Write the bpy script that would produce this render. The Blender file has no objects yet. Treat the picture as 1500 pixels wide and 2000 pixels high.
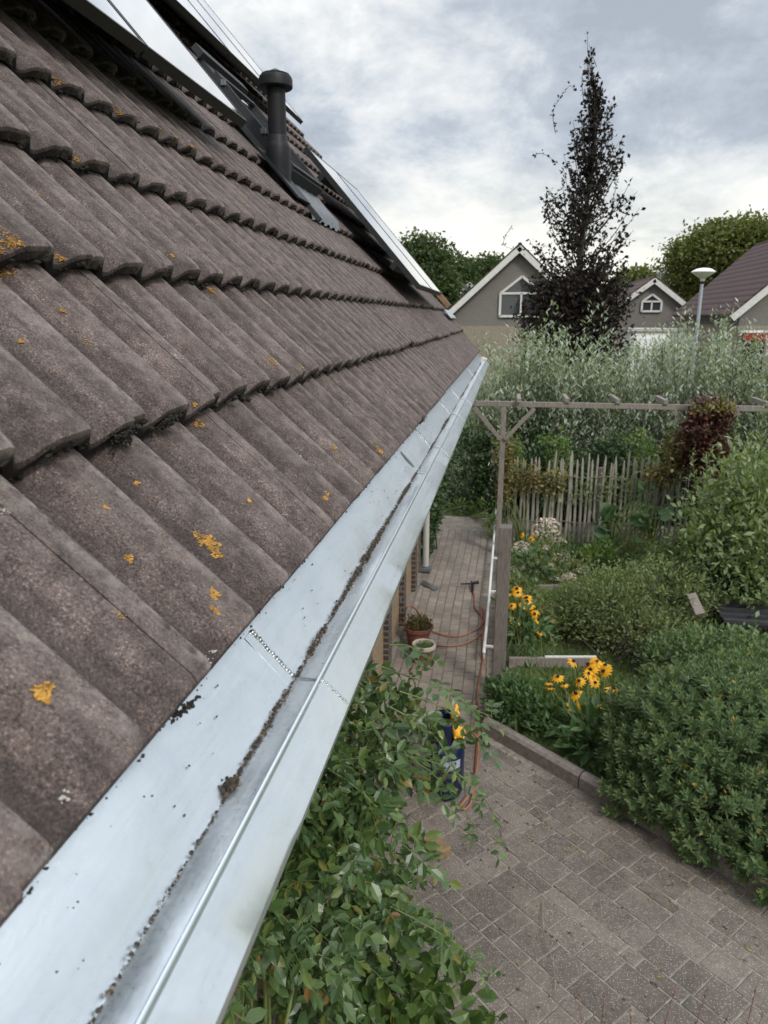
import bpy, math, random
import numpy as np
from mathutils import Vector, Matrix

rng = np.random.default_rng(7)
random.seed(7)
SC = bpy.context.scene
COL = SC.collection
R = math.radians
CZ = 3.4                                   # height of the eye above the paving

# ------------------------------------------------------------------ camera
cam_d = bpy.data.cameras.new('camera')
cam = bpy.data.objects.new('camera', cam_d); COL.objects.link(cam)
PITCH, YAW = math.atan(379 / 1400), math.atan(242 / math.hypot(1400, 379))
cam.location = (0, 0, CZ)
cam.rotation_euler = (math.pi / 2 - PITCH, 0, YAW)
cam_d.sensor_fit = 'VERTICAL'; cam_d.sensor_height = 9.8; cam_d.sensor_width = 7.35
cam_d.lens = 0.7 * 9.8
cam_d.clip_start = 0.02; cam_d.clip_end = 600
cam_d.dof.use_dof = True; cam_d.dof.focus_distance = 1.7; cam_d.dof.aperture_fstop = 2.4
SC.camera = cam
SC.view_settings.view_transform = 'Standard'; SC.view_settings.look = 'None'
SC.view_settings.exposure = 0.5; SC.view_settings.gamma = 1.0

# ------------------------------------------------------------------ light
SUN_EL, SUN_AZ = R(42), R(140)              # azimuth clockwise from +Y (ahead) towards +X
sun_d = bpy.data.lights.new('sun', 'SUN'); sun_d.energy = 1.5; sun_d.angle = R(12); sun_d.color = (1.0, .96, .9)
sun = bpy.data.objects.new('sun', sun_d); COL.objects.link(sun)
sd = Vector((math.sin(SUN_AZ) * math.cos(SUN_EL), math.cos(SUN_AZ) * math.cos(SUN_EL), math.sin(SUN_EL)))
sun.rotation_euler = sd.to_track_quat('Z', 'Y').to_euler(); sun.location = (20, 20, 30)

W = bpy.data.worlds.new('World'); SC.world = W; W.use_nodes = True
nt = W.node_tree; nt.nodes.clear()
def nn(t, typ, **kw):
    n = t.nodes.new(typ)
    for k, v in kw.items():
        if k.startswith('i_'):
            n.inputs[k[2:].replace('_', ' ')].default_value = v
        else: setattr(n, k, v)
    return n
def ramp(t, stops, src=None, interp='LINEAR'):
    n = t.nodes.new('ShaderNodeValToRGB'); n.color_ramp.interpolation = interp
    e = n.color_ramp.elements
    while len(e) < len(stops): e.new(.5)
    for q, (p, c) in zip(e, stops):
        q.position = p; q.color = (*c, 1) if len(c) == 3 else c
    if src is not None: t.links.new(src, n.inputs[0])
    return n
def mth(t, op, a, b=None, clamp=False):
    n = t.nodes.new('ShaderNodeMath'); n.operation = op; n.use_clamp = clamp
    for i, v in enumerate((a, b)):
        if v is None: continue
        if hasattr(v, 'is_linked'): t.links.new(v, n.inputs[i])
        else: n.inputs[i].default_value = v
    return n.outputs[0]
def mixc(t, f, a, b, blend='MIX'):
    n = t.nodes.new('ShaderNodeMix'); n.data_type = 'RGBA'; n.blend_type = blend
    for i, v in ((0, f), (6, a), (7, b)):
        if hasattr(v, 'is_linked'): t.links.new(v, n.inputs[i])
        elif i == 0: n.inputs[0].default_value = v
        else: n.inputs[i].default_value = (*v, 1) if len(v) == 3 else v
    return n.outputs[2]

tc = nt.nodes.new('ShaderNodeTexCoord')
sep = nt.nodes.new('ShaderNodeSeparateXYZ'); nt.links.new(tc.outputs['Generated'], sep.inputs[0])
zz = mth(nt, 'MAXIMUM', sep.outputs[2], 0.0)
den = mth(nt, 'ADD', zz, 0.42)
cmb = nt.nodes.new('ShaderNodeCombineXYZ')
nt.links.new(mth(nt, 'DIVIDE', sep.outputs[0], den), cmb.inputs[0])
nt.links.new(mth(nt, 'DIVIDE', sep.outputs[1], den), cmb.inputs[1])
def wnoise(scale, detail, rough, dist, off):
    mp = nt.nodes.new('ShaderNodeMapping'); mp.inputs['Location'].default_value = off
    nt.links.new(cmb.outputs[0], mp.inputs[0])
    n = nn(nt, 'ShaderNodeTexNoise'); n.inputs['Scale'].default_value = scale; n.inputs['Detail'].default_value = detail
    n.inputs['Roughness'].default_value = rough; n.inputs['Distortion'].default_value = dist
    nt.links.new(mp.outputs[0], n.inputs['Vector']); return n.outputs['Fac']
c1 = wnoise(1.9, 9, .6, .12, (3.1, 1.7, 0))
c2 = wnoise(5.6, 9, .66, .2, (7.3, 4.2, 2))
cf = mth(nt, 'ADD', mth(nt, 'MULTIPLY', c1, .58), mth(nt, 'MULTIPLY', c2, .42))
cloud = ramp(nt, [(.40, (3.2, 3.55, 4.05)), (.47, (4.0, 4.4, 4.9)), (.52, (5.2, 5.5, 5.8)), (.57, (6.3, 6.45, 6.5)), (.63, (7.6, 7.6, 7.5))], cf).outputs[0]
hz = ramp(nt, [(0.0, (1, 1, 1)), (.08, (.9, .9, .9)), (.20, (0, 0, 0))], zz).outputs[0]
cream = ramp(nt, [(.38, (5.4, 5.7, 5.6)), (.47, (7.6, 7.5, 6.8)), (.58, (8.6, 8.4, 7.5))], cf).outputs[0]
ccol = mixc(nt, hz, cloud, cream)
zen = ramp(nt, [(.34, (1, 1, 1)), (.75, (2.35, 2.35, 2.35))], zz).outputs[0]
ccol = mixc(nt, 1.0, ccol, zen, 'MULTIPLY')
sky = nn(nt, 'ShaderNodeTexSky'); sky.sky_type = 'NISHITA'; sky.sun_disc = False
sky.sun_elevation = SUN_EL; sky.sun_rotation = SUN_AZ
fin = mixc(nt, 0.93, sky.outputs[0], ccol)
bg = nn(nt, 'ShaderNodeBackground'); bg.inputs[1].default_value = 0.1
out = nn(nt, 'ShaderNodeOutputWorld')
nt.links.new(fin, bg.inputs[0]); nt.links.new(bg.outputs[0], out.inputs[0])

# ------------------------------------------------------------------ helpers
_r = np.array([math.cos(YAW), math.sin(YAW), 0.])
_f = np.array([-math.sin(YAW) * math.cos(PITCH), math.cos(YAW) * math.cos(PITCH), -math.sin(PITCH)])
_u = np.cross(_r, _f)
EYE = np.array([0, 0, CZ])
def ray(px, py): return (px - 750) * _r - (py - 1000) * _u + 1400 * _f
def G(px, py, z=0.):                        # survey point on a level surface
    d = ray(px, py); return EYE + d * ((z - CZ) / d[2])
def at(px, py, Y):                          # survey point at a distance
    d = ray(px, py); return EYE + d * (Y / d[1])

MATS = {}
def new_mat(name):
    m = bpy.data.materials.new(name); m.use_nodes = True; t = m.node_tree
    b = t.nodes['Principled BSDF']; MATS[name] = m
    return m, t, b
def noise(t, vec, scale, detail=4, rough=.55, dist=0.):
    n = t.nodes.new('ShaderNodeTexNoise'); n.inputs['Scale'].default_value = scale
    n.inputs['Detail'].default_value = detail; n.inputs['Roughness'].default_value = rough; n.inputs['Distortion'].default_value = dist
    if vec is not None: t.links.new(vec, n.inputs['Vector'])
    return n.outputs['Fac']
def objco(t, scale=(1, 1, 1)):
    c = t.nodes.new('ShaderNodeTexCoord'); m = t.nodes.new('ShaderNodeMapping'); m.inputs['Scale'].default_value = scale
    t.links.new(c.outputs['Object'], m.inputs[0]); return m.outputs[0]
def bump(t, b, h, strength=.3, dist=.005):
    n = t.nodes.new('ShaderNodeBump'); n.inputs['Strength'].default_value = strength; n.inputs['Distance'].default_value = dist
    t.links.new(h, n.inputs['Height']); t.links.new(n.outputs[0], b.inputs['Normal'])
def island(t):
    g = t.nodes.new('ShaderNodeNewGeometry'); return g.outputs['Random Per Island']
def simple(name, col, rough=.6, metal=0., var=.15, scale=20., bmp=.15, bd=.003, stretch=(1, 1, 1)):
    m, t, b = new_mat(name); v = objco(t, stretch)
    f = noise(t, v, scale, 5, .6)
    lo = tuple(c * (1 - var) for c in col); hi = tuple(min(1, c * (1 + var)) for c in col)
    rp = ramp(t, [(.3, lo), (.7, hi)], f); t.links.new(rp.outputs[0], b.inputs['Base Color'])
    b.inputs['Roughness'].default_value = rough; b.inputs['Metallic'].default_value = metal
    if bmp: bump(t, b, f, bmp, bd)
    return m
def leafmat(name, stops, rough=.45, trans=.3, spec=.4):
    m, t, b = new_mat(name)
    rp = ramp(t, stops, island(t)); 
    f = noise(t, objco(t), 30, 3)
    c = mixc(t, mth(t, 'MULTIPLY', f, .5), rp.outputs[0], tuple(x * .55 for x in stops[len(stops) // 2][1]))
    t.links.new(c, b.inputs['Base Color']); b.inputs['Roughness'].default_value = rough
    b.inputs['Specular IOR Level'].default_value = spec
    tr = t.nodes.new('ShaderNodeBsdfTranslucent'); 
    t.links.new(mixc(t, 1., c, (1.5, 1.6, .7), 'MULTIPLY'), tr.inputs[0])
    mx = t.nodes.new('ShaderNodeMixShader'); mx.inputs[0].default_value = trans
    t.links.new(b.outputs[0], mx.inputs[1]); t.links.new(tr.outputs[0], mx.inputs[2])
    t.links.new(mx.outputs[0], t.nodes['Material Output'].inputs[0])
    return m

def world(o):
    return (world(o.parent) @ o.matrix_parent_inverse @ o.matrix_basis) if o.parent else o.matrix_basis.copy()
class MB:
    def __init__(s): s.v = []; s.f = []; s.m = []; s.n = 0
    def add(s, verts, faces, mi=0):
        verts = np.asarray(verts, float).reshape(-1, 3); o = s.n
        s.v.append(verts); s.n += len(verts)
        for f in faces: s.f.append([i + o for i in f]); s.m.append(mi)
        return s
    def box(s, c, size, rot=None, mi=0, taper=1.):
        x, y, z = np.array(size) / 2.
        P = np.array([[-x, -y, -z], [x, -y, -z], [x, y, -z], [-x, y, -z], [-x * taper, -y * taper, z], [x * taper, -y * taper, z], [x * taper, y * taper, z], [-x * taper, y * taper, z]])
        if rot is not None: P = P @ np.array(rot).T
        return s.add(P + np.array(c), [(0, 3, 2, 1), (4, 5, 6, 7), (0, 1, 5, 4), (1, 2, 6, 5), (2, 3, 7, 6), (3, 0, 4, 7)], mi)
    def bar(s, a, b, w, h, up=(0, 0, 1), mi=0):
        a = np.array(a, float); b = np.array(b, float); d = b - a; L = np.linalg.norm(d); d /= L
        up = np.array(up, float); sx = np.cross(d, up); sx /= np.linalg.norm(sx); uz = np.cross(sx, d)
        return s.box((a + b) / 2, (w, L, h), np.stack([sx, d, uz], 1), mi)
    def tube(s, pts, rad, seg=8, mi=0, caps=True):
        pts = np.array(pts, float); n = len(pts)
        rad = np.full(n, rad) if np.isscalar(rad) else np.array(rad)
        tan = np.gradient(pts, axis=0); tan /= np.linalg.norm(tan, axis=1)[:, None] + 1e-12
        ref = np.array([0, 0, 1.]) if abs(tan[0][2]) < .9 else np.array([1., 0, 0])
        ring = []
        x = np.cross(tan[0], ref); x /= np.linalg.norm(x)
        a = np.arange(seg) * 2 * math.pi / seg
        for i in range(n):
            x = x - tan[i] * (x @ tan[i]); x /= np.linalg.norm(x); y = np.cross(tan[i], x)
            ring.append(pts[i] + rad[i] * (np.cos(a)[:, None] * x + np.sin(a)[:, None] * y))
        F = [(i * seg + j, i * seg + (j + 1) % seg, (i + 1) * seg + (j + 1) % seg, (i + 1) * seg + j) for i in range(n - 1) for j in range(seg)]
        if caps: F += [tuple(range(seg))[::-1], tuple((n - 1) * seg + j for j in range(seg))]
        return s.add(np.concatenate(ring), F, mi)
    def lathe(s, prof, c=(0, 0, 0), seg=24, mi=0, sx=1., sy=1.):
        a = np.arange(seg) * 2 * math.pi / seg; P = []
        for r, z in prof: P.append(np.stack([r * np.cos(a) * sx, r * np.sin(a) * sy, np.full(seg, z)], 1))
        n = len(prof)
        F = [(i * seg + j, i * seg + (j + 1) % seg, (i + 1) * seg + (j + 1) % seg, (i + 1) * seg + j) for i in range(n - 1) for j in range(seg)]
        F += [tuple(range(seg))[::-1], tuple((n - 1) * seg + j for j in range(seg))]
        return s.add(np.concatenate(P) + np.array(c), F, mi)
    def lump(s, c, r, squash=(1, 1, 1), mi=0, jit=.25):
        V = ICO_V * (1 + (rng.random((12, 1)) - .5) * 2 * jit) * r * np.array(squash)
        return s.add(V + np.array(c), ICO_F, mi)
    def prism(s, poly, axis_vec, o=(0, 0, 0), mi=0):      # poly: list of 3-D points, extruded along axis_vec
        P = np.array(poly, float) + np.array(o); n = len(P); Q = P + np.array(axis_vec)
        F = [tuple(range(n)), tuple(range(2 * n - 1, n - 1, -1))] + [(i, i + n, (i + 1) % n + n, (i + 1) % n) for i in range(n)]
        return s.add(np.concatenate([P, Q]), F, mi)
    def build(s, name, mats, parent=None, smooth=False, sharp=None):
        me = bpy.data.meshes.new(name); V = np.concatenate(s.v)
        me.from_pydata(V.tolist(), [], s.f)
        if not isinstance(mats, (list, tuple)): mats = [mats]
        for m in mats: me.materials.append(m)
        if len(mats) > 1: me.polygons.foreach_set('material_index', s.m)
        if smooth: me.polygons.foreach_set('use_smooth', [True] * len(me.polygons))
        if smooth and sharp: me.set_sharp_from_angle(angle=R(sharp))
        me.update()
        o = bpy.data.objects.new(name, me); COL.objects.link(o)
        if parent is not None:
            o.parent = parent
            o.matrix_parent_inverse = world(parent).inverted()
        return o
_t = (1 + 5 ** .5) / 2
ICO_V = np.array([[-1, _t, 0], [1, _t, 0], [-1, -_t, 0], [1, -_t, 0], [0, -1, _t], [0, 1, _t], [0, -1, -_t], [0, 1, -_t], [_t, 0, -1], [_t, 0, 1], [-_t, 0, -1], [-_t, 0, 1]]) / 1.9021
ICO_F = [(0, 11, 5), (0, 5, 1), (0, 1, 7), (0, 7, 10), (0, 10, 11), (1, 5, 9), (5, 11, 4), (11, 10, 2), (10, 7, 6), (7, 1, 8), (3, 9, 4), (3, 4, 2), (3, 2, 6), (3, 6, 8), (3, 8, 9), (4, 9, 5), (2, 4, 11), (6, 2, 10), (8, 6, 7), (9, 8, 1)]

def tag(o, label=None, cat=None, group=None, kind=None):
    if label: o['label'] = label
    if cat: o['category'] = cat
    if group: o['group'] = group
    if kind: o['kind'] = kind
    return o
def thing(name, label, cat, loc=(0, 0, 0), group=None):
    o = bpy.data.objects.new(name, None); COL.objects.link(o); o.location = tuple(loc); o.empty_display_size = .1
    return tag(o, label, cat, group)

def unit(v): return v / (np.linalg.norm(v, axis=-1, keepdims=True) + 1e-9)
T_FULL = (np.array([[0, 0, 0], [.3, -.42, .10], [.3, .42, .10], [.68, -.36, .10], [.68, .36, .10], [1, 0, -.06], [.3, 0, 0], [.68, 0, .01]]),
          [(0, 6, 1), (0, 2, 6), (1, 6, 7, 3), (6, 2, 4, 7), (3, 7, 5), (7, 4, 5)])
T_LOW = (np.array([[0, 0, 0], [.5, -.5, .08], [1, 0, -.03], [.5, .5, .08]]), [(0, 3, 2), (0, 2, 1)])
def leaves(mbs, P, D, N, L, Wd, tmpl=T_LOW):
    """adds one leaf per row of P (base), D (direction), N (normal), with lengths L and widths Wd"""
    P = np.asarray(P); D = unit(np.asarray(D)); S = unit(np.cross(D, N)); U = np.cross(S, D)
    T, F = tmpl; L = np.broadcast_to(L, len(P)); Wd = np.broadcast_to(Wd, len(P))
    V = (P[:, None, :] + T[None, :, 0:1] * (L[:, None, None] * D[:, None, :]) + T[None, :, 1:2] * (Wd[:, None, None] * S[:, None, :])
         + T[None, :, 2:3] * (Wd[:, None, None] * U[:, None, :]))
    n, k = len(P), len(T)
    o = mbs.n; mbs.v.append(V.reshape(-1, 3)); mbs.n += n * k
    offs = (o + np.arange(n) * k)[:, None]
    for f in F: mbs.f.extend((offs + np.array(f)[None]).tolist())
    mbs.m.extend([0] * (n * len(F)))
    return mbs
def rdir(n, up=0.): 
    v = rng.normal(size=(n, 3)); v[:, 2] += up; return unit(v)
def blob_points(blobs, n, shell=.55):
    """points in a union of ellipsoids (cx,cy,cz,rx,ry,rz), denser towards the outside"""
    vol = np.array([b[3] * b[4] * b[5] for b in blobs]) ** .75; cnt = np.maximum(1, (n * vol / vol.sum()).astype(int)); P = []; O = []
    for b, c in zip(blobs, cnt):
        d = rdir(c); r = (shell + (1 - shell) * rng.random(c)) ** .8
        P.append(np.array(b[:3]) + d * r[:, None] * np.array(b[3:])); O.append(d)
    return np.concatenate(P), np.concatenate(O)
def bush(name, label, cat, base, blobs, n, L, wr, mat, stem_mat, up=.5, tmpl=T_LOW, clump=6, spread=.5, shell=.45, group=None, nst=9, minz=0.02, leafname='foliage'):
    t = thing(name, label, cat, base, group)
    P, O = blob_points(blobs, max(2, n // clump), shell)
    Q = np.repeat(P, clump, 0) + rng.normal(size=(len(P) * clump, 3)) * L * spread
    D = unit(np.repeat(O, clump, 0) * .6 + rng.normal(size=Q.shape) * .7 + np.array([0, 0, up]))
    Nn = unit(rng.normal(size=Q.shape) * .6 + np.array([0, -.1, 1.]) + np.repeat(O, clump, 0) * .4)
    k = Q[:, 2] > minz; Q, D, Nn = Q[k], D[k], Nn[k]
    ll = L * (.45 + 1.0 * rng.random(len(Q)) ** 1.3)
    mb = MB(); leaves(mb, Q, D, Nn, ll, ll * wr, tmpl); mb.build(leafname, mat, t)
    sm = MB(); b0 = np.array(base)
    for i in range(nst):
        e = P[rng.integers(len(P))]; mid = (b0 + e) / 2 + rng.normal(size=3) * .06 + np.array([0, 0, .08])
        s0 = b0 + np.array([rng.normal() * .05, rng.normal() * .05, 0])
        r0 = .006 + .012 * rng.random()
        sm.tube([s0, mid, e], [r0, r0 * .7, r0 * .3], 5)
    sm.build('stem', stem_mat, t)
    return t

# ------------------------------------------------------------------ materials
def tile_material(name, dark=1.):
    m, t, b = new_mat(name); v = objco(t)
    isl = island(t)
    big = noise(t, v, 7, 4, .6, .6); mid = noise(t, v, 34, 5, .65); fine = noise(t, v, 300, 3, .75); streak = noise(t, objco(t, (9, 40, 9)), 1.2, 4, .6)
    base = ramp(t, [(.32, (.040, .030, .027)), (.46, (.078, .060, .054)), (.60, (.125, .099, .090)), (.76, (.205, .168, .154))],
                mth(t, 'ADD', mth(t, 'MULTIPLY', mid, .55), mth(t, 'MULTIPLY', big, .45))).outputs[0]
    base = mixc(t, ramp(t, [(.47, (0, 0, 0)), (.60, (.6, .6, .6))], streak).outputs[0], base, (.038, .030, .029))
    sp = ramp(t, [(.36, (.32, .32, .32)), (.49, (1, 1, 1)), (.58, (1.15, 1.13, 1.12)), (.66, (2.6, 2.5, 2.4))], fine).outputs[0]
    base = mixc(t, 1., base, sp, 'MULTIPLY')
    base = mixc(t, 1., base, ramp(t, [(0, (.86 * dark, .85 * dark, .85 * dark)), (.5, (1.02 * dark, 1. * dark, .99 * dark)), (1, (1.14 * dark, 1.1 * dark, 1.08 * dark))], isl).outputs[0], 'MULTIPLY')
    sy = t.nodes.new('ShaderNodeSeparateXYZ'); t.links.new(v, sy.inputs[0])
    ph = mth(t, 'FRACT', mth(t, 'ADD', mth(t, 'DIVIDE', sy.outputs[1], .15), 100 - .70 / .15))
    wn = noise(t, v, 55, 4, .7); wl = noise(t, v, 11, 3, .6)
    edge = ramp(t, [(0, (1, 1, 1)), (.035, (.55, .55, .55)), (.07, (0, 0, 0)), (.72, (0, 0, 0)), (.86, (.25, .25, .25)), (.97, (.9, .9, .9)), (1, (1, 1, 1))], ph).outputs[0]
    worn_light = mth(t, 'MULTIPLY', mth(t, 'MULTIPLY', edge, ramp(t, [(.40, (0, 0, 0)), (.62, (1, 1, 1))], wn).outputs[0]), ramp(t, [(.35, (.25, .25, .25)), (.6, (1, 1, 1))], wl).outputs[0])
    base = mixc(t, mth(t, 'MULTIPLY', worn_light, .85), base, (.30, .26, .24))  # crest wear, plus the light caught along each ridge, put into the colour
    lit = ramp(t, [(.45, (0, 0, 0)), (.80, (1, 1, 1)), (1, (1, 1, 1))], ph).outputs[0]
    base = mixc(t, mth(t, 'MULTIPLY', lit, ramp(t, [(.40, (.05, .05, .05)), (.66, (.40, .40, .40))], mid).outputs[0]), base, (.19, .155, .140))  # rising face of each roll lightened in the colour, as if lit
    grime_shade = ramp(t, [(.03, (0, 0, 0)), (.10, (1, 1, 1)), (.27, (.8, .8, .8)), (.48, (0, 0, 0))], ph).outputs[0]
    base = mixc(t, mth(t, 'MULTIPLY', grime_shade, ramp(t, [(.33, (.3, .3, .3)), (.6, (.85, .85, .85))], wl).outputs[0]), base, (.030, .024, .023))  # algae grime plus valley shade after each crest, painted into the colour
    t.links.new(base, b.inputs['Base Color']); b.inputs['Roughness'].default_value = .82
    b.inputs['Specular IOR Level'].default_value = .3
    h = mth(t, 'ADD', mth(t, 'MULTIPLY', fine, .5), mth(t, 'MULTIPLY', mid, .6)); bump(t, b, h, .8, .0022)
    return m
tile_m = tile_material('concrete_tile'); tile_edge_m = tile_material('mossy_shaded_tile_edge', .17)  # edge copy darkened for moss and for the shade on the tile noses

def zinc_material():
    m, t, b = new_mat('zinc'); v = objco(t)
    a = noise(t, v, 9, 4, .6, .8); s = noise(t, objco(t, (60, 3, 60)), 2, 5, .65, .6); g = noise(t, v, 160, 3, .6)
    c = ramp(t, [(.3, (.66, .72, .76)), (.5, (.72, .775, .81)), (.72, (.78, .825, .85))], mth(t, 'ADD', mth(t, 'MULTIPLY', a, .6), mth(t, 'MULTIPLY', s, .4))).outputs[0]
    dirt = ramp(t, [(.52, (0, 0, 0)), (.74, (.22, .22, .22))], noise(t, objco(t, (12, 4, 12)), 3, 6, .72, 1.4)).outputs[0]
    c = mixc(t, dirt, c, (.47, .48, .46))
    t.links.new(c, b.inputs['Base Color']); b.inputs['Metallic'].default_value = .88
    t.links.new(ramp(t, [(.3, (.24, .24, .24)), (.7, (.40, .40, .40))], mth(t, 'ADD', mth(t, 'MULTIPLY', s, .5), mth(t, 'MULTIPLY', g, .5))).outputs[0], b.inputs['Roughness'])
    bump(t, b, mth(t, 'ADD', mth(t, 'MULTIPLY', a, 1.0), mth(t, 'MULTIPLY', s, .08)), .14, .006)
    return m
zinc_m = zinc_material()
solder_m = simple('solder', (.46, .48, .48), .30, 1.0, .12, 90, .5, .002)
lead_m = simple('lead_sheet', (.16, .17, .18), .55, .4, .2, 30, .4, .004)
black_m = simple('black_plastic', (.013, .013, .015), .5, 0, .2, 30, .05); black_m.node_tree.nodes['Principled BSDF'].inputs['Specular IOR Level'].default_value = .22
frame_m = simple('grey_coated_metal', (.04, .042, .044), .7, 0, .12, 20, .03); frame_m.node_tree.nodes['Principled BSDF'].inputs['Specular IOR Level'].default_value = .2
panelframe_m = simple('black_anodised_frame', (.02, .022, .02), .45, .3, .3, 60, .1)
wood_grey = simple('weathered_wood', (.20, .175, .15), .85, 0, .45, 9, .6, .004, (14, 14, 1.2))
wood_post = simple('weathered_post_wood', (.15, .13, .115), .85, 0, .5, 9, .6, .004, (16, 16, 1.0))
wood_brown = simple('brown_wood', (.20, .12, .065), .75, 0, .3, 12, .3)
pale_m = simple('split_chestnut', (.29, .27, .225), .85, 0, .4, 14, .5, .003, (10, 10, 1))
white_m = simple('white_paint', (.78, .78, .76), .5, 0, .06, 20, .05)
white_trim = simple('aged_white_trim', (.55, .54, .51), .6, 0, .1, 8, .1)
white_plastic = simple('white_plastic', (.74, .74, .73), .4, 0, .05, 20, .03)
concrete_m = simple('concrete', (.19, .165, .145), .9, 0, .3, 26, .5, .004)
pipe_grey = simple('grey_pipe', (.45, .44, .41), .5, 0, .08, 12, .03)
dark_m = simple('dark_void', (.012, .012, .012), .9, 0, .1, 8, 0)
terracotta = simple('terracotta', (.20, .072, .05), .75, 0, .25, 22, .25)
rim_m = simple('limed_rim', (.36, .32, .27), .8, 0, .15, 30, .2)
soil_m = simple('potting_soil', (.045, .034, .024), .95, 0, .4, 40, .8, .008)
blue_m = simple('blue_gas_paint', (.008, .014, .048), .32, 0, .2, 14, .04)
yellow_glove = simple('yellow_glove_leather', (.72, .36, .02), .7, 0, .2, 40, .3)
hose_m = simple('orange_hose_rubber', (.30, .11, .06), .55, 0, .2, 30, .1)
stone_m = simple('sandstone', (.33, .28, .21), .9, 0, .25, 30, .5, .004)
bark_m = simple('bark', (.05, .042, .034), .9, 0, .4, 18, .6, .006)
stemg_m = simple('green_stem', (.12, .16, .045), .6, 0, .25, 20, .1)
twig_m = simple('dry_twig', (.20, .11, .07), .8, 0, .3, 30, .2)
render_grey = simple('grey_cladding', (.165, .15, .135), .85, 0, .12, 5, .3, .01, (1, 1, 9))
brick_beige = simple('beige_brick', (.36, .285, .205), .85, 0, .2, 8, .3)
redroof_m = None

def glass_material(name, col, rough=.05):
    m, t, b = new_mat(name); b.inputs['Base Color'].default_value = (*col, 1); b.inputs['Roughness'].default_value = rough
    b.inputs['IOR'].default_value = 1.5
    b.inputs['Coat Weight'].default_value = .6; b.inputs['Coat Roughness'].default_value = .03
    return m
glass_m = glass_material('window_glass', (.03, .035, .04), .04)
def panel_material():
    m, t, b = new_mat('solar_glass'); v = objco(t)
    bk = t.nodes.new('ShaderNodeTexBrick'); bk.offset = 0; bk.inputs['Scale'].default_value = 1.; bk.inputs['Brick Width'].default_value = .157; bk.inputs['Row Height'].default_value = .157; bk.inputs['Mortar Size'].default_value = .002
    bk.inputs['Color1'].default_value = (.010, .012, .02, 1); bk.inputs['Color2'].default_value = (.012, .014, .024, 1); bk.inputs['Mortar'].default_value = (.03, .03, .035, 1)
    t.links.new(v, bk.inputs['Vector']); t.links.new(bk.outputs['Color'], b.inputs['Base Color'])
    dust = noise(t, v, 6, 6, .7, .5)
    t.links.new(ramp(t, [(.3, (.07, .07, .07)), (.7, (.16, .16, .16))], dust).outputs[0], b.inputs['Roughness']); b.inputs['IOR'].default_value = 1.55
    b.inputs['Coat Weight'].default_value = 1.; b.inputs['Coat Roughness'].default_value = .06
    return m
solar_m = panel_material()

def wall_brick(name, c1, c2, mortar, sc=1., vertical=True):
    m, t, b = new_mat(name)
    c = t.nodes.new('ShaderNodeTexCoord'); s = t.nodes.new('ShaderNodeSeparateXYZ'); k = t.nodes.new('ShaderNodeCombineXYZ')
    t.links.new(c.outputs['Object'], s.inputs[0])
    t.links.new(mth(t, 'ADD', s.outputs[0], s.outputs[1]), k.inputs[0]); t.links.new(s.outputs[2], k.inputs[1])
    bk = t.nodes.new('ShaderNodeTexBrick'); bk.inputs['Scale'].default_value = sc; bk.inputs['Brick Width'].default_value = .22; bk.inputs['Row Height'].default_value = .0625; bk.inputs['Mortar Size'].default_value = .010
    bk.inputs['Color1'].default_value = (*c1, 1); bk.inputs['Color2'].default_value = (*c2, 1); bk.inputs['Mortar'].default_value = (*mortar, 1)
    t.links.new(k.outputs[0], bk.inputs['Vector'])
    f = noise(t, objco(t), 25, 5, .6)
    col = mixc(t, 1., bk.outputs['Color'], ramp(t, [(.3, (.75, .75, .75)), (.7, (1.2, 1.2, 1.2))], f).outputs[0], 'MULTIPLY')
    t.links.new(col, b.inputs['Base Color']); b.inputs['Roughness'].default_value = .88
    bump(t, b, mth(t, 'SUBTRACT', f, bk.outputs['Fac']), .5, .006)
    return m
wall_m = wall_brick('yellow_brick', (.34, .22, .11), (.27, .17, .085), (.24, .20, .16))
wall_dark_m = wall_brick('dark_brick', (.045, .03, .028), (.07, .045, .038), (.16, .14, .12))
wall_beige_m = wall_brick('pale_brick', (.27, .225, .17), (.235, .195, .15), (.25, .225, .19))
wall_grey_m = wall_brick('grey_brick', (.155, .14, .125), (.18, .165, .145), (.17, .155, .14))
def roof_far(name, c):
    m, t, b = new_mat(name)
    cc = t.nodes.new('ShaderNodeTexCoord'); w = t.nodes.new('ShaderNodeTexWave'); w.bands_direction = 'Z'; w.wave_profile = 'SAW'
    w.inputs['Scale'].default_value = 1.35; w.inputs['Distortion'].default_value = .25; w.inputs['Detail'].default_value = 2
    t.links.new(cc.outputs['Object'], w.inputs['Vector'])
    f = noise(t, objco(t), 4, 5, .65)
    col = mixc(t, 1., ramp(t, [(0, tuple(x * .35 for x in c)), (.30, tuple(x * .55 for x in c)), (.42, c), (1, tuple(x * 1.2 for x in c))], w.outputs['Fac']).outputs[0], ramp(t, [(.3, (.8, .8, .8)), (.7, (1.2, 1.2, 1.2))], f).outputs[0], 'MULTIPLY')
    t.links.new(col, b.inputs['Base Color']); b.inputs['Roughness'].default_value = .85
    bump(t, b, w.outputs['Fac'], .8, .06)
    return m
redroof_m = roof_far('plum_roof_tile', (.085, .046, .044)); darkroof_m = roof_far('dark_roof_tile', (.05, .04, .036)); metalroof_m = simple('grey_roof_sheet', (.22, .25, .29), .6, .2, .1, 3, .1)

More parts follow.
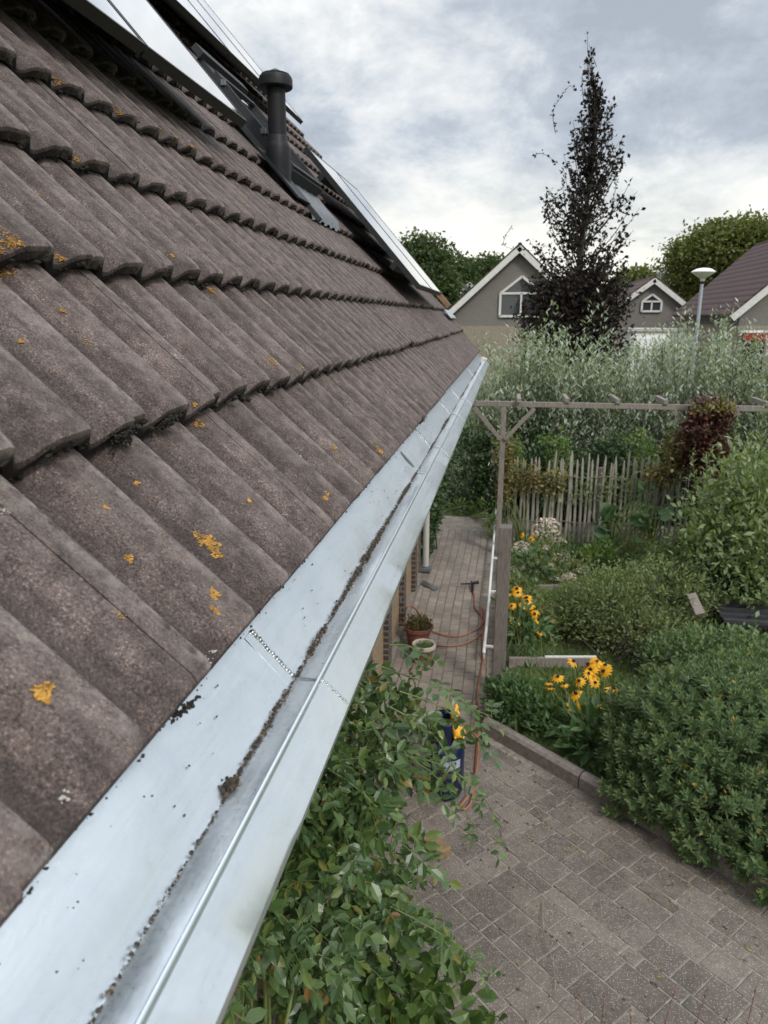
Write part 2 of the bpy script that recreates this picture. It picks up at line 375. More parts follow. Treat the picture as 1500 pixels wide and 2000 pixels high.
def paver_material(name, stops, fleck, rough=.9):
    m, t, b = new_mat(name); v = objco(t); isl = island(t)
    mid = noise(t, v, 17, 7, .75); big = noise(t, v, 1.6, 4, .6)
    c = ramp(t, stops, mth(t, 'ADD', mth(t, 'MULTIPLY', isl, .26), mth(t, 'MULTIPLY', mid, .74))).outputs[0]
    vo = t.nodes.new('ShaderNodeTexVoronoi'); vo.inputs['Scale'].default_value = 150; t.links.new(v, vo.inputs['Vector'])
    vsep = t.nodes.new('ShaderNodeSeparateColor'); t.links.new(vo.outputs['Color'], vsep.inputs[0])
    pick = mth(t, 'GREATER_THAN', vsep.outputs[0], .55)
    near = ramp(t, [(.16, (1, 1, 1)), (.34, (0, 0, 0))], vo.outputs['Distance']).outputs[0]
    c = mixc(t, mth(t, 'MULTIPLY', mth(t, 'MULTIPLY', pick, near), fleck), c, (.58, .54, .49))
    c = mixc(t, 1., c, ramp(t, [(.3, (.72, .70, .68)), (.65, (1.18, 1.16, 1.12))], big).outputs[0], 'MULTIPLY')
    stain = ramp(t, [(.54, (0, 0, 0)), (.68, (.6, .6, .6))], noise(t, v, 3.2, 6, .7, .8)).outputs[0]
    c = mixc(t, stain, c, (.21, .18, .135))
    st2 = ramp(t, [(.55, (0, 0, 0)), (.72, (.42, .42, .42))], noise(t, v, 5.1, 6, .72, 1.2)).outputs[0]
    c = mixc(t, st2, c, (.055, .047, .040))
    t.links.new(c, b.inputs['Base Color']); b.inputs['Roughness'].default_value = rough
    bump(t, b, mth(t, 'ADD', mid, mth(t, 'MULTIPLY', near, .4)), .5, .003)
    return m
paver_m = paver_material('terrace_paver', [(.28, (.086, .072, .063)), (.5, (.132, .112, .098)), (.72, (.188, .160, .140))], 1.0)
pathbrick_m = paver_material('path_brick', [(.25, (.165, .14, .122)), (.5, (.215, .184, .160)), (.75, (.28, .235, .198))], .15)
joint_m = simple('joint_sand', (.22, .197, .165), .95, 0, .5, 18, .4)
joint_dark = simple('path_joint', (.12, .105, .088), .95, 0, .4, 18, .4)

def ground_material():
    m, t, b = new_mat('garden_ground'); v = objco(t)
    a = noise(t, v, 1.1, 5, .6); f = noise(t, v, 30, 5, .7)
    g = ramp(t, [(.35, (.035, .058, .014)), (.6, (.075, .105, .03))], f).outputs[0]
    s = ramp(t, [(.35, (.028, .022, .016)), (.65, (.065, .052, .038))], f).outputs[0]
    c = mixc(t, ramp(t, [(.42, (0, 0, 0)), (.5, (1, 1, 1))], a).outputs[0], s, g)
    t.links.new(c, b.inputs['Base Color']); b.inputs['Roughness'].default_value = .95; bump(t, b, f, .8, .02)
    return m
ground_m = ground_material()

L_rose = leafmat('rose_leaf', [(0, (0.0304, 0.0696, 0.0228)), (.3, (0.0569, 0.1113, 0.0380)), (.6, (0.0886, 0.1543, 0.0506)), (.86, (0.1328, 0.2088, 0.0696)), (.95, (0.1898, 0.2277, 0.0633)), (.985, (0.2530, 0.1898, 0.0443)), (1, (0.2277, 0.0948, 0.0380))], .36, .28, .5)
L_broad = leafmat('broad_leaf', [(0, (.05, .095, .025)), (.5, (.08, .14, .036)), (.9, (.11, .175, .045)), (1, (.2, .22, .05))], .4, .3)
L_hebe = leafmat('evergreen_leaf', [(0, (0.0762, 0.1229, 0.0556)), (.5, (0.1194, 0.1864, 0.0811)), (.93, (0.1828, 0.2498, 0.1067)), (.985, (0.2287, 0.2752, 0.1067)), (1, (0.7112, 0.4234, 0.0427))], .45, .25, .3)
L_cone = leafmat('coneflower_leaf', [(0, (0.0469, 0.0969, 0.0367)), (.6, (0.0751, 0.1420, 0.0501)), (1, (0.1253, 0.2005, 0.0669))], .5, .25)
L_light = leafmat('light_green_leaf', [(0, (0.0892, 0.1530, 0.0382)), (.6, (0.1403, 0.2167, 0.0573)), (1, (0.2167, 0.2805, 0.0765))], .5, .35)
L_fine = leafmat('small_green_leaf', [(0, (0.0793, 0.1179, 0.0441)), (.5, (0.1358, 0.1771, 0.0701)), (.9, (0.2037, 0.2360, 0.0902)), (1, (0.3618, 0.3344, 0.1201))], .5, .3)
L_dark = leafmat('dark_green_leaf', [(0, (0.0298, 0.0594, 0.0234)), (.6, (0.0552, 0.0977, 0.0383)), (1, (0.0955, 0.1529, 0.0509))], .5, .2)
L_will = leafmat('silver_willow_leaf', [(0, (0.1704, 0.2239, 0.1506)), (.5, (0.2841, 0.3413, 0.2468)), (.85, (0.4317, 0.4694, 0.3896)), (1, (0.6590, 0.6613, 0.6233))], .5, .3)
L_beech = leafmat('purple_beech_leaf', [(0, (.008, .007, .006)), (.65, (.017, .013, .011)), (.92, (.034, .022, .017)), (1, (.06, .03, .02))], .55, .2, .25)
L_red = leafmat('red_creeper_leaf', [(0, (0.0420, 0.0144, 0.0168)), (.5, (0.0780, 0.0264, 0.0240)), (.85, (0.1200, 0.0540, 0.0300)), (1, (0.2280, 0.1560, 0.0600))], .5, .25)
L_yel = leafmat('yellowing_leaf', [(0, (0.0864, 0.0936, 0.0288)), (.5, (0.1584, 0.1440, 0.0461)), (.85, (0.2736, 0.2160, 0.0864)), (1, (0.4608, 0.3456, 0.1584))], .5, .3)
L_shrub = leafmat('pale_shrub_leaf', [(0, (0.1011, 0.1556, 0.0569)), (.5, (0.1562, 0.2211, 0.0853)), (.9, (0.2387, 0.2947, 0.1335)), (1, (0.3672, 0.3928, 0.2134))], .4, .3)
L_tree = leafmat('tree_leaf', [(0, (0.0360, 0.0600, 0.0192)), (.6, (0.0576, 0.0900, 0.0288)), (1, (0.0900, 0.1260, 0.0408))], .6, .3)
L_tree2 = leafmat('olive_tree_leaf', [(0, (0.0713, 0.0897, 0.0225)), (.6, (0.1187, 0.1380, 0.0350)), (1, (0.1721, 0.1840, 0.0500))], .6, .35)
petal_m = leafmat('orange_petal', [(0, (.75, .33, .005)), (.5, (.85, .42, .008)), (1, (.9, .5, .02))], .5, .25)
pinkfl_m = leafmat('pale_pink_floret', [(0, (0.5980, 0.4680, 0.4290)), (.5, (0.7540, 0.6240, 0.5850)), (1, (0.8580, 0.7800, 0.7150))], .7, .2)
grass_m = leafmat('grass_blade', [(0, (0.0715, 0.1105, 0.0234)), (.6, (0.1170, 0.1690, 0.0390)), (1, (0.1820, 0.2210, 0.0650))], .6, .35)
lichen_m = simple('orange_lichen', (.38, .205, .04), .95, 0, .6, 90, .5, .002)
moss_m = simple('dark_moss', (.018, .016, .011), .95, 0, .5, 150, .8, .003)
debris_m, _t2, _b2 = new_mat('gutter_debris')
_t2.links.new(ramp(_t2, [(0, (.022, .017, .012)), (.6, (.05, .037, .026)), (.9, (.10, .075, .05)), (1, (.22, .18, .13))], island(_t2)).outputs[0], _b2.inputs['Base Color']); _b2.inputs['Roughness'].default_value = .95

# ================================================================== SETTING
# ground: one sheet to the horizon
mb = MB(); mb.add([[-300, -60, -.03], [300, -60, -.03], [300, 500, -.03], [-300, 500, -.03]], [(0, 1, 2, 3)])
tag(mb.build('ground', ground_m), kind='structure')

# terrace of mixed concrete pavers laid on the diagonal
PA = R(-43.5); E1 = np.array([math.cos(PA), math.sin(PA), 0]); E2 = np.array([-math.sin(PA), math.cos(PA), 0])
ORG = np.array([.03, 4.87, 0.])
K0, K1 = np.array([-.07, 5.46]), np.array([1.7, 3.9]); KD = (K1 - K0) / np.linalg.norm(K1 - K0); KN = np.array([-KD[1], KD[0]])
def on_terrace(p):
    return p[0] > -1.02 and p[1] > -1.4 and p[1] < 5.5 and (p[:2] - K0) @ KN < .02 and p[0] < 4.6
def paver(mb, c, a, b, e1, e2, h=.02, bev=.0045, top=0.):
    tilt = rng.normal(size=2) * .0012
    pts = []
    for (s, q, dz) in ((1, 1, 0), (-1, 1, 0), (-1, -1, 0), (1, -1, 0)):
        pts.append(c + e1 * (s * (a / 2 - bev)) + e2 * (q * (b / 2 - bev)) + np.array([0, 0, top + tilt[0] * s + tilt[1] * q]) + rng.normal(size=3) * .0008)
    for (s, q) in ((1, 1), (-1, 1), (-1, -1), (1, -1)):
        pts.append(c + e1 * (s * a / 2) + e2 * (q * b / 2) + np.array([0, 0, top - bev * .8]))
    for (s, q) in ((1, 1), (-1, 1), (-1, -1), (1, -1)):
        pts.append(c + e1 * (s * a / 2) + e2 * (q * b / 2) + np.array([0, 0, top - h]))
    F = [(0, 1, 2, 3)] + [(i, 4 + i, 4 + (i + 1) % 4, (i + 1) % 4)[::-1] for i in range(4)] + [(4 + i, 8 + i, 8 + (i + 1) % 4, 4 + (i + 1) % 4)[::-1] for i in range(4)]
    F = [(0, 1, 2, 3)] + [(i, 4 + i, 4 + (i + 1) % 4, (i + 1) % 4) for i in range(4)] + [(4 + i, 8 + i, 8 + (i + 1) % 4, 4 + (i + 1) % 4) for i in range(4)]
    mb.add(pts, F)
mb = MB(); q = -5.2; gap = .0085
rows = [.20, .10, .20, .20, .10, .20, .20, .10]; ri = 0
while q < 4.5:
    w = rows[ri % len(rows)]; ri += 1; s = -5.5 + rng.random() * .3
    while s < 5.5:
        l = float(rng.choice([.14, .20, .10, .27] if w < .15 else [.20, .27, .20, .135])); 
        c = ORG + E1 * (s + l / 2) + E2 * (q + w / 2)
        if on_terrace(c): paver(mb, c, l - gap, w - gap, E1, E2)
        s += l
    q += w
tag(mb.build('terrace_paving', paver_m), kind='structure')
mb = MB(); mb.add([[-1.06, -1.6, -.0042], [6, -1.6, -.0042], [6, 1.2, -.0042], [-.0, 5.5, -.0042], [-1.06, 5.5, -.0042]], [(0, 1, 2, 3, 4)]); tag(mb.build('terrace_joints', joint_m), kind='structure')
mb = MB(); n = 0
while n < 900:
    k_ = rng.integers(1, 60); c = ORG + E1 * (rng.random() * 9 - 4.5) + E2 * (-5.2 + .1 * k_ + rng.normal() * .004)
    if on_terrace(c) and math.sin(c[0] * 3.1 + 1) + math.cos(c[1] * 2.3) > rng.normal() * .8:
        mb.lump(c + np.array([0, 0, -.001]), .003 + .005 * rng.random() ** 2, (1.6, 1.6, .6), jit=.5); n += 1
tag(mb.build('joint_moss', simple('joint_moss', (.05, .055, .022), .95, 0, .5, 60, .5)), 'little tufts of dark moss in the joints of the terrace pavers', 'moss', kind='stuff')
# brick path
mb = MB(); X = np.array([1., 0, 0]); Yv = np.array([0, 1., 0]); cw, cl = .106, .142
for i in range(10):
    y = 5.38 + (i % 2) * cl / 2
    while y < 12.25:
        x = -1.03 + cw * (i + .5)
        if not (x > -.02 and y < 5.5): paver(mb, np.array([x + .012 * math.sin(y * 1.3), y, -.004]), cw - .009, cl - .009, X, Yv, bev=.005)
        y += cl
tag(mb.build('brick_path', pathbrick_m), kind='structure')
mb = MB(); mb.add([[-1.06, 5.3, -.010], [.02, 5.3, -.010], [.02, 12.3, -.010], [-1.06, 12.3, -.010]], [(0, 1, 2, 3)]); tag(mb.build('path_joints', joint_dark), kind='structure')
# cross path behind the fence
mb = MB()
for i in range(8):
    x = -1.2 - (i % 2) * .1
    while x < 4.2:
        paver(mb, np.array([x, 11.55 + .105 * i, -.006]), .2, .098, X, Yv, bev=.005); x += .207
tag(mb.build('cross_path', pathbrick_m), kind='structure')
# kerb
mb = MB(); s = 0.; kdir = np.array([KD[0], KD[1], 0]); kn = np.array([KN[0], KN[1], 0])
while s < 4.5:
    c = np.array([K0[0], K0[1], .05]) + kdir * (s + .49) + kn * .05
    prof = [(-.05, -.1), (.05, -.1), (.05, .05), (.03, .072), (0, .08), (-.03, .072), (-.05, .05)]
    mb.prism([c - kdir * .485 + kn * a + np.array([0, 0, z]) for a, z in prof], kdir * .97); s += .985
tag(mb.build('kerb', concrete_m), kind='structure')
# planting bed soil behind the kerb
mb = MB(); nx, ny = 60, 60; P = []
for j in range(ny):
    for i in range(nx):
        x = .06 + i * .11; y = 2.2 + j * .155
        P.append([x, y, 0])
P = np.array(P); dk = (P[:, :2] - K0) @ KN
hgt = np.clip(dk, 0, .4) * .15 + rng.normal(size=len(P)) * .012 + np.where(dk < .06, -.2, .05)
P[:, 2] = hgt
mb.add(P, [(j * nx + i, j * nx + i + 1, (j + 1) * nx + i + 1, (j + 1) * nx + i) for j in range(ny - 1) for i in range(nx - 1)])
tag(mb.build('bed_soil', ground_m, smooth=True), kind='structure')

# ================================================================== THE HOUSE
A = R(49); E0 = np.array([-.307, 0, CZ - .385]); SU = np.array([-math.cos(A), 0, math.sin(A)]); SN = np.array([math.sin(A), 0, math.cos(A)])
YEND = 9.15; YST = -.9; GA = .33
def RP(Y, u, n=0.): return E0 + SU * u + SN * n + np.array([0, Y, 0])
house = thing('house', 'near house with mossy brown concrete tile roof and shiny zinc gutter', 'house', (-3, 4, 0))
AMP, TILT = .032, .042
def wave(tt):
    t = np.mod(tt, 1.); h = np.empty_like(t)
    a = t < .17; x = t[a] / .17; h[a] = 1 - x * x * (3 - 2 * x) * .9 - .1 * x
    b = (t >= .17) & (t < .25); h[b] = 0
    c = (t >= .25) & (t < .58); x = (t[c] - .25) / .33; h[c] = .80 * (.4 * x + .6 * x * x * (3 - 2 * x))
    d = t >= .58; x = (t[d] - .58) / .42; h[d] = .80 + .20 * (.8 * x + .2 * np.sin(x * np.pi / 2))
    return h
PH = .70
def surf_n(Y, v): return (wave(np.array((Y - PH) / .15)) - 1) * AMP - TILT * v / GA
mb = MB(); NC = 21
for ci in range(NC):
    u0 = ci * GA
    k0 = int(round((YST - PH) / .3)); k1 = int(round((YEND - PH) / .3))
    for k in range(k0, k1 + 1):
        ya = PH + .3 * k - .035; yb = ya + .3
        if ya > YEND - .02: continue
        yb = min(yb, YEND)
        d = max(.3, math.hypot(ya, u0 * .8))
        sg = 15 if d < 2.2 else (10 if d < 4.5 else 7); vl = [0.0, .004, .014, .10, .22, .33, .40] if d < 3 else [0., .008, .2, .40]
        ys = np.linspace(ya, yb, 2 * sg + 1)
        jy, ju, jn, sk = rng.normal() * .0004, rng.normal() * .003, rng.normal() * .0007, rng.normal() * .004
        if ci == 0: ju, sk = ju * .35 + .003, sk * .3
        w = (wave((ys - PH) / .15) - 1) * AMP
        rowsP = []
        nose = [-.020, None]
        # bottom of the nose, then up the nose and over the back
        first = RP(0, 0)
        def row(v, dn):
            return np.array([RP(y + jy, u0 + v + ju + sk * (y - ya) / .3 + .18 * ww * (1 - min(1, v / .1)), ww + dn + jn) for y, ww in zip(ys, w)])
        rowsP.append(row(.008, -.039)); rowsP.append(row(0., -.032)); 
        for v in vl:
            dn = -TILT * v / GA - (.011 if v == 0 else (.0035 if v in (.004, .008) else 0))
            rowsP.append(row(v, dn))
        nr = len(rowsP); m = len(ys)
        F = []; 
        base = mb.n
        V = np.concatenate(rowsP)
        mb.v.append(V); mb.n += len(V)
        for r_ in range(nr - 1):
            for c_ in range(m - 1):
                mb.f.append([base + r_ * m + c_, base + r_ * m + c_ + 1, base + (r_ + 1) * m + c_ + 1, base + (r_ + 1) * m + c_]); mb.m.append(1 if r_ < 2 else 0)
        # thickness along the side edges so joints and the verge read as solid
        for c_, sgn in ((0, 1), (m - 1, -1)):
            e = rowsP[1:]; top = np.array([q_[c_] for q_ in e]); bot = top - SN * .016
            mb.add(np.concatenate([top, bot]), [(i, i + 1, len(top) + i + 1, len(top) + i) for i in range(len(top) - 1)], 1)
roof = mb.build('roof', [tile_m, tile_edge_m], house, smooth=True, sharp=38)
# roof deck below the tiles
mb = MB(); mb.prism([RP(YST, .02, -.075), RP(YST, 7.0, -.10), RP(YST, 7.0, -.26), RP(YST, .02, -.2)], (0, YEND - YST - .02, 0)); mb.build('roof_deck', dark_m, house)
# wall: brick panels between piers on a dark plinth
WX = -1.05
mb = MB(); mb.box((WX - .15, 4.35, 1.37), (.30, 9.5, 2.74)); 
wall = mb.build('wall', wall_m, house)
for y in (7.4, 8.45, 6.35, 5.3):
    MB().box((WX + .027, y, .42), (.05, .2, .84)).build('plinth_pier', wall_dark_m, house)
    MB().box((WX + .025, y, 1.81), (.046, .2, 1.94)).build('brick_pier', wall_m, house)
MB().box((WX - .15, 9.19, .4), (.32, .22, .8)).build('plinth_pier', wall_dark_m, house)
mb = MB(); mb.box((WX + .03, 4.35, .04), (.06, 9.4, .10)); mb.build('plinth', concrete_m, house)
mb = MB(); mb.box((-.68, 4.2, 2.735), (.76, 9.9, .02)); mb.build('soffit', white_m, house)
mb = MB(); mb.box((-.285, 4.15, 2.79), (.018, 10.0, .10)); mb.build('fascia', simple('fascia_paint', (.25, .24, .22), .6), house)

# zinc gutter
c0 = .93
cC, cD = 1.034, 1.04
prof = np.array([(-.405, -.400), (-.381 * c0, -.479 * c0), (-.345 * c0, -.519 * c0), (-.325 * c0, -.541 * c0), (-.3155 * c0, -.5535 * c0), (-.311 * c0, -.5575 * c0), (-.304 * c0, -.5575 * c0), (-.268, -.5182), (-.242 * cC - .004, -.5178)])
lipx, lipz = -.242 * cC, -.495 * cC + .002
bead = [(lipx + .0028 * math.cos(a), lipz + .0028 * math.sin(a)) for a in np.linspace(R(200), R(-10), 7)]
prof2 = np.array([(-.239 * cC, -.4985 * cC), (-.2025 * cD, -.5310 * cD), (-.2005 * cD, -.5345 * cD), (-.2005 * cD, -.541 * cD), (-.2065 * cD, -.556 * cD), (-.222 * cD, -.573 * cD), (-.25 * cD, -.59 * cD)])
PR = np.concatenate([prof, np.array(bead), prof2])
GY0, GY1 = -1.0, 9.3
ysg = np.concatenate([np.arange(GY0, 3, .04), np.arange(3, GY1, .16), [GY1]])
mb = MB(); rows_ = []
for y in ysg:
    wob = .0012 * math.sin(y * 5.1) + .0008 * math.sin(y * 13.7 + 1)
    r_ = np.stack([PR[:, 0], np.full(len(PR), y), CZ + PR[:, 1]], 1); 
    for i in (1, 2, 3): r_[i] += SN * (wob + .0009 * math.sin(y * 31 + i * 2))
    r_[7] += np.array([0, 0, wob]); r_[-6] += np.array([wob, 0, 0])
    rows_.append(r_)
m = len(PR); V = np.concatenate(rows_)
mb.add(V, [(j * m + i, (j + 1) * m + i, (j + 1) * m + i + 1, j * m + i + 1) for j in range(len(ysg) - 1) for i in range(m - 1)])
mb.add(rows_[-1], [tuple(range(1, m))])
gutter = mb.build('gutter', zinc_m, house, smooth=True, sharp=32)
def prof_pt(i, y, off=0.): return np.array([PR[i, 0], y, CZ + PR[i, 1]])
iA, iB, iC, iD = 1, 5, 8, len(prof) + 7
def seam(y, solder=True):
    a, b, c, d = prof_pt(iA, y), prof_pt(4, y), prof_pt(iC, y), prof_pt(len(prof) + len(bead), y)
    e = prof_pt(iD + 1, y)
    for p, q, nrm in ((a, b, SN), (d, e, np.array([.7, 0, .7]))):
        sm = MB(); ns = 17 if y < 2 else 10; L_ = np.linalg.norm(q - p)
        for i in range(ns):
            f = (i + .5) / ns; pt = p + (q - p) * f
            r_ = L_ / ns * (.62 + .3 * rng.random())
            sm.lump(pt + nrm * .0004 + np.array([0, (rng.random() - .5) * .004, 0]), r_, (1, 1.25, .8), jit=.3)
        sm.build('solder_seam', solder_m, gutter, smooth=True)
    fx = MB(); fx.bar(a + SN * .0005 + np.array([0, -.016, 0]), b + SN * .0005 + np.array([0, -.016, 0]), .020, .0008, SN); fx.build('lap_sheet', zinc_m, gutter)
    lp = MB(); lp.bar(b + np.array([.012, 0, -.001]), c + np.array([-.001, 0, .001]), .0028, .0016, (0, 0, 1)); lp.build('lap_joint', lead_m, gutter)
def yB(px, py):
    d = ray(px, py); return (.5575 * c0) / -(d[2] / d[1])
SEAMS = [c0, yB(833, 875), yB(866, 810), yB(893, 780), yB(917, 734), yB(938, 702)]
for y in SEAMS: seam(y)
# dark oval opening on the back sheet with a stay across the trough
p0, p1 = at(779, 890, 2.2), at(806, 921, 2.2)
yo = yB(806, 921)
a, b = prof_pt(iA, yo), prof_pt(3, yo); mid = a + (b - a) * .55; dv = unit(b - a)
mb = MB(); ring = [mid + dv * (.036 * math.cos(t_)) + np.array([0, .011 * math.sin(t_), 0]) + SN * .0022 for t_ in np.linspace(0, 2 * math.pi, 20, endpoint=False)]
mb.prism(ring, SN * .0012); mb.build('overflow_opening', lead_m, gutter)
mb = MB(); mb.bar(prof_pt(6, yo - .03) + np.array([0, 0, .004]), prof_pt(iC, yo - .03) + np.array([0, 0, .008]), .016, .003, (0, 0, 1)); mb.build('gutter_stay', zinc_m, gutter)
# downpipe near the far corner
dp = G(838, 1105); mb = MB(); dx, dy = dp[0] - .02, 9.35
mb.tube([(-.27, 9.18, 2.92), (-.30, 9.2, 2.8), (-.55, 9.28, 2.66), (dx + .02, dy, 2.50), (dx, dy, 2.35), (dx, dy, 0.02)], .042, 14); 
mb.build('downpipe', pipe_grey, house, smooth=True, sharp=40)
mb = MB(); mb.box((dx - .02, dy, .05), (.2, .16, .04)); mb.tube([(dx, dy, 0), (dx, dy, .09)], .055, 14); mb.build('downpipe_shoe', lead_m, house)
# vent pipe
pb = RP(4.33, 1.545, -.02)
vent = MB().tube([pb + np.array([0, 0, -.05]), pb + np.array([0, 0, .5])], .052, 28).build('vent_pipe', black_m, house, smooth=True, sharp=40)
z0 = pb[2]
MB().lathe([(.066, -.08), (.070, .10), (.070, .165), (.062, .19), (.056, .20), (.056, .225), (.053, .23)], pb, 28).build('pipe_sleeve', black_m, vent, smooth=True, sharp=40)
mb = MB(); mb.lathe([(.052, .465), (.088, .470), (.094, .476), (.094, .515), (.088, .530), (.075, .536), (.012, .568), (.0, .572)], pb, 28); mb.build('pipe_cap', black_m, vent, smooth=True, sharp=35)
MB().lathe([(.076, .5365), (.079, .540), (.074, .542)], pb, 28).build('cap_ring', frame_m, vent, smooth=True)
# tile-shaped collar of the vent
mb = MB(); mb.prism([RP(4.20, 1.36, .008), RP(4.46, 1.36, .008), RP(4.46, 1.72, .008), RP(4.20, 1.72, .008)], SN * .012); mb.build('vent_flashing', black_m, vent)
# roof window
def slab(mb, Y0, Y1, u0, u1, n0, n1, mi=0):
    mb.prism([RP(Y0, u0, n0), RP(Y1, u0, n0), RP(Y1, u1, n0), RP(Y0, u1, n0)], SN * (n1 - n0), mi=mi)
rw = MB()
WY0, WY1, WU0, WU1 = 4.47, 5.17, 1.57, 2.40
for (a_, b_, c_, d_) in ((WY0, WY0 + .06, WU0, WU1), (WY1 - .06, WY1, WU0, WU1), (WY0 + .06, WY1 - .06, WU0, WU0 + .07), (WY0 + .06, WY1 - .06, WU1 - .09, WU1)): slab(rw, a_, b_, c_, d_, -.05, .066)
rwo = rw.build('roof_window', frame_m, house)
mb = MB(); slab(mb, WY0 + .062, WY1 - .062, WU0 + .072, WU1 - .092, .045, .055); mb.build('pane', glass_m, rwo)
mb = MB()
for (a_, b_, c_, d_) in ((WY0 + .02, WY0 + .052, WU0 + .02, WU1 - .11), (WY1 - .052, WY1 - .02, WU0 + .02, WU1 - .11), (WY0 + .052, WY1 - .052, WU0 + .02, WU0 + .055), (WY0 + .052, WY1 - .052, WU1 - .145, WU1 - .11)): slab(mb, a_, b_, c_, d_, .068, .084)
slab(mb, WY0 - .03, WY1 + .03, WU1 - .02, WU1 + .05, .06, .1)
mb.build('sash', frame_m, rwo)
for uu in (1.85, 2.2): MB().box(RP(WY0 - .004, uu, .075), (.03, .012, .03)).build('hinge_cover', lead_m, rwo)
# lead apron, dressed over the tile rolls
mb = MB(); na, nb = 60, 6; P = []
for j in range(nb):
    for i in range(na):
        y = WY0 - .04 + (WY1 - WY0 + .10) * i / (na - 1); u = 1.30 + .29 * j / (nb - 1)
        P.append(RP(y, u + .006 * math.sin(i * 1.7), .012 + float(surf_n(y, u % GA)) * (.75 - .12 * j) + rng.normal() * .0015))
mb.add(P, [(j * na + i, j * na + i + 1, (j + 1) * na + i + 1, (j + 1) * na + i) for j in range(nb - 1) for i in range(na - 1)]); mb.build('lead_apron', lead_m, rwo, smooth=True)
mb = MB(); slab(mb, WY0 - .045, WY0 - .012, 1.25, WU1 + .05, -.012, .016); mb.build('side_flashing', frame_m, rwo)
# verge: zinc soaker patch, timber batten, yellow moss at the end
mb = MB(); slab(mb, 8.35, YEND - .03, .50, .62, .004, .012); mb.build('zinc_soaker', zinc_m, house)
mb = MB(); slab(mb, YEND - .08, YEND + .03, .66, 1.02, .0, .06); mb.build('verge_batten', wood_brown, house)
mb = MB(); mb.prism([RP(YEND + .002, .02, -.03), RP(YEND + .002, 6.9, -.05), RP(YEND + .002, 6.9, -.26), RP(YEND + .002, .02, -.22)], (0, .025, 0)); mb.build('bargeboard', simple('barge_paint', (.10, .09, .08), .6), house)
# gable end wall below the far verge
mb = MB(); mb.prism([(WX, 8.9, 2.78), (-4.9, 8.9, 2.78), (-4.9, 8.9, 7.7)], (0, .2, 0)); mb.build('gable', wall_m, house)

# ---- solar panels on the roof
def solar(Y0, Y1, u0, u1, label, n=.14):
    t = thing('solar_panel', label, 'solar panel', RP((Y0 + Y1) / 2, u0, n), 'solar panels on the near roof')
    mb = MB(); slab(mb, Y0 + .012, Y1 - .012, u0 + .012, u1 - .012, n - .004, n + .001); mb.build('solar_glass', solar_m, t)
    mb = MB()
    for (a_, b_, c_, d_) in ((Y0, Y0 + .012, u0, u1), (Y1 - .012, Y1, u0, u1), (Y0 + .012, Y1 - .012, u0, u0 + .012), (Y0 + .012, Y1 - .012, u1 - .012, u1)): slab(mb, a_, b_, c_, d_, n - .036, n + .003)
    mb.build('panel_frame', panelframe_m, t)
    for uu in (u0 + .22, u1 - .25):
        mb = MB(); slab(mb, Y0 - .01, Y1 + .01, uu, uu + .04, n - .085, n - .037); mb.build('mounting_rail', panelframe_m, t)
    mb = MB(); slab(mb, Y0 + .01, Y1 - .01, u0 + .01, u1 - .01, n - .012, n - .008); mb.build('back_sheet', dark_m, t)
for i, lb in enumerate(['lower row solar panel ending beside the roof window, its far edge free', 'lower row solar panel with a black cable joint at its far edge', 'lower row solar panel nearest the camera, mostly above the picture']):
    y1 = 3.42 - i * .945; solar(y1 - .93, y1, 1.515, 3.15, lb)
for i, lb in enumerate(['upper row solar panel at the far end, behind the vent pipe', 'upper row solar panel second from the far end', 'upper row solar panel third from the far end', 'upper row solar panel fourth from the far end']):
    y1 = 7.65 - i * .985; solar(y1 - .97, y1, 2.88, 4.5, lb)
for i, lb in enumerate(['solar panel lowest on the roof beside the far verge', 'solar panel between the roof window and the panel at the far verge']):
    y1 = 7.45 - i * .93; solar(y1 - .915, y1, .70, 2.0, lb)

# ---- moss, lichen, gutter debris
def surf_pt(Y, u, dn=0.):
    v = u % GA; return RP(Y, u, float(surf_n(Y, v)) + dn)
def roof_px(px, py):
    d = ray(px, py); d = d / np.linalg.norm(d); P0 = RP(0, 0) - EYE; t_ = ((P0 + SN * .004) @ SN) / (d @ SN)
    for _ in range(400):
        p = d * t_; q_ = p - P0; Y, u, n_ = p[1], q_ @ SU, q_ @ SN
        if n_ <= float(surf_n(Y, u % GA)): break
        t_ += .0015
    return Y, u
lich = [(15, 490, 34), (2, 465, 18), (30, 470, 12), (108, 158, 14), (118, 168, 9), (265, 163, 10), (270, 172, 8), (225, 215, 12), (232, 222, 8), (312, 262, 8), (345, 272, 7), (115, 505, 10), (148, 312, 9), (413, 568, 13), (532, 706, 14), (378, 797, 9), (388, 828, 11), (652, 874, 9), (740, 879, 11), (742, 884, 6), (637, 963, 9), (634, 973, 6), (487, 979, 5), (205, 992, 4), (250, 1092, 8), (392, 1052, 16), (404, 1058, 14), (416, 1068, 15), (422, 1082, 11), (418, 1158, 11), (416, 1166, 7), (420, 1195, 7), (414, 1188, 4), (83, 1350, 14), (80, 1362, 12), (336, 500, 6), (122, 608, 5), (40, 668, 4), (265, 945, 4), (590, 718, 4), (385, 290, 7), (415, 318, 6), (372, 285, 6), (475, 395, 5), (640, 575, 3)]
mb = MB()
for px, py, sz in lich:
    Y, u = roof_px(px, py); dist = math.hypot(Y, 1.0 + u * .3); r0 = sz / 1400 * dist * .58
    hole = rng.random() < .4 and sz > 8
    ov = .7 + .6 * rng.random()
    for k in range(int(26 + sz * 5)):
        a_ = rng.random() * 2 * math.pi; rr = r0 * (.15 + .85 * rng.random() ** .5) * (1 + .35 * math.sin(3 * a_ + sz))
        if hole and rr < r0 * .45: continue
        yy = Y + rr * math.cos(a_) * ov; uu = max(.003, u + rr * math.sin(a_) * 1.25)
        mb.lump(surf_pt(yy, uu, .0007), .0009 + .0013 * rng.random(), (1, 1, .5), jit=.4)
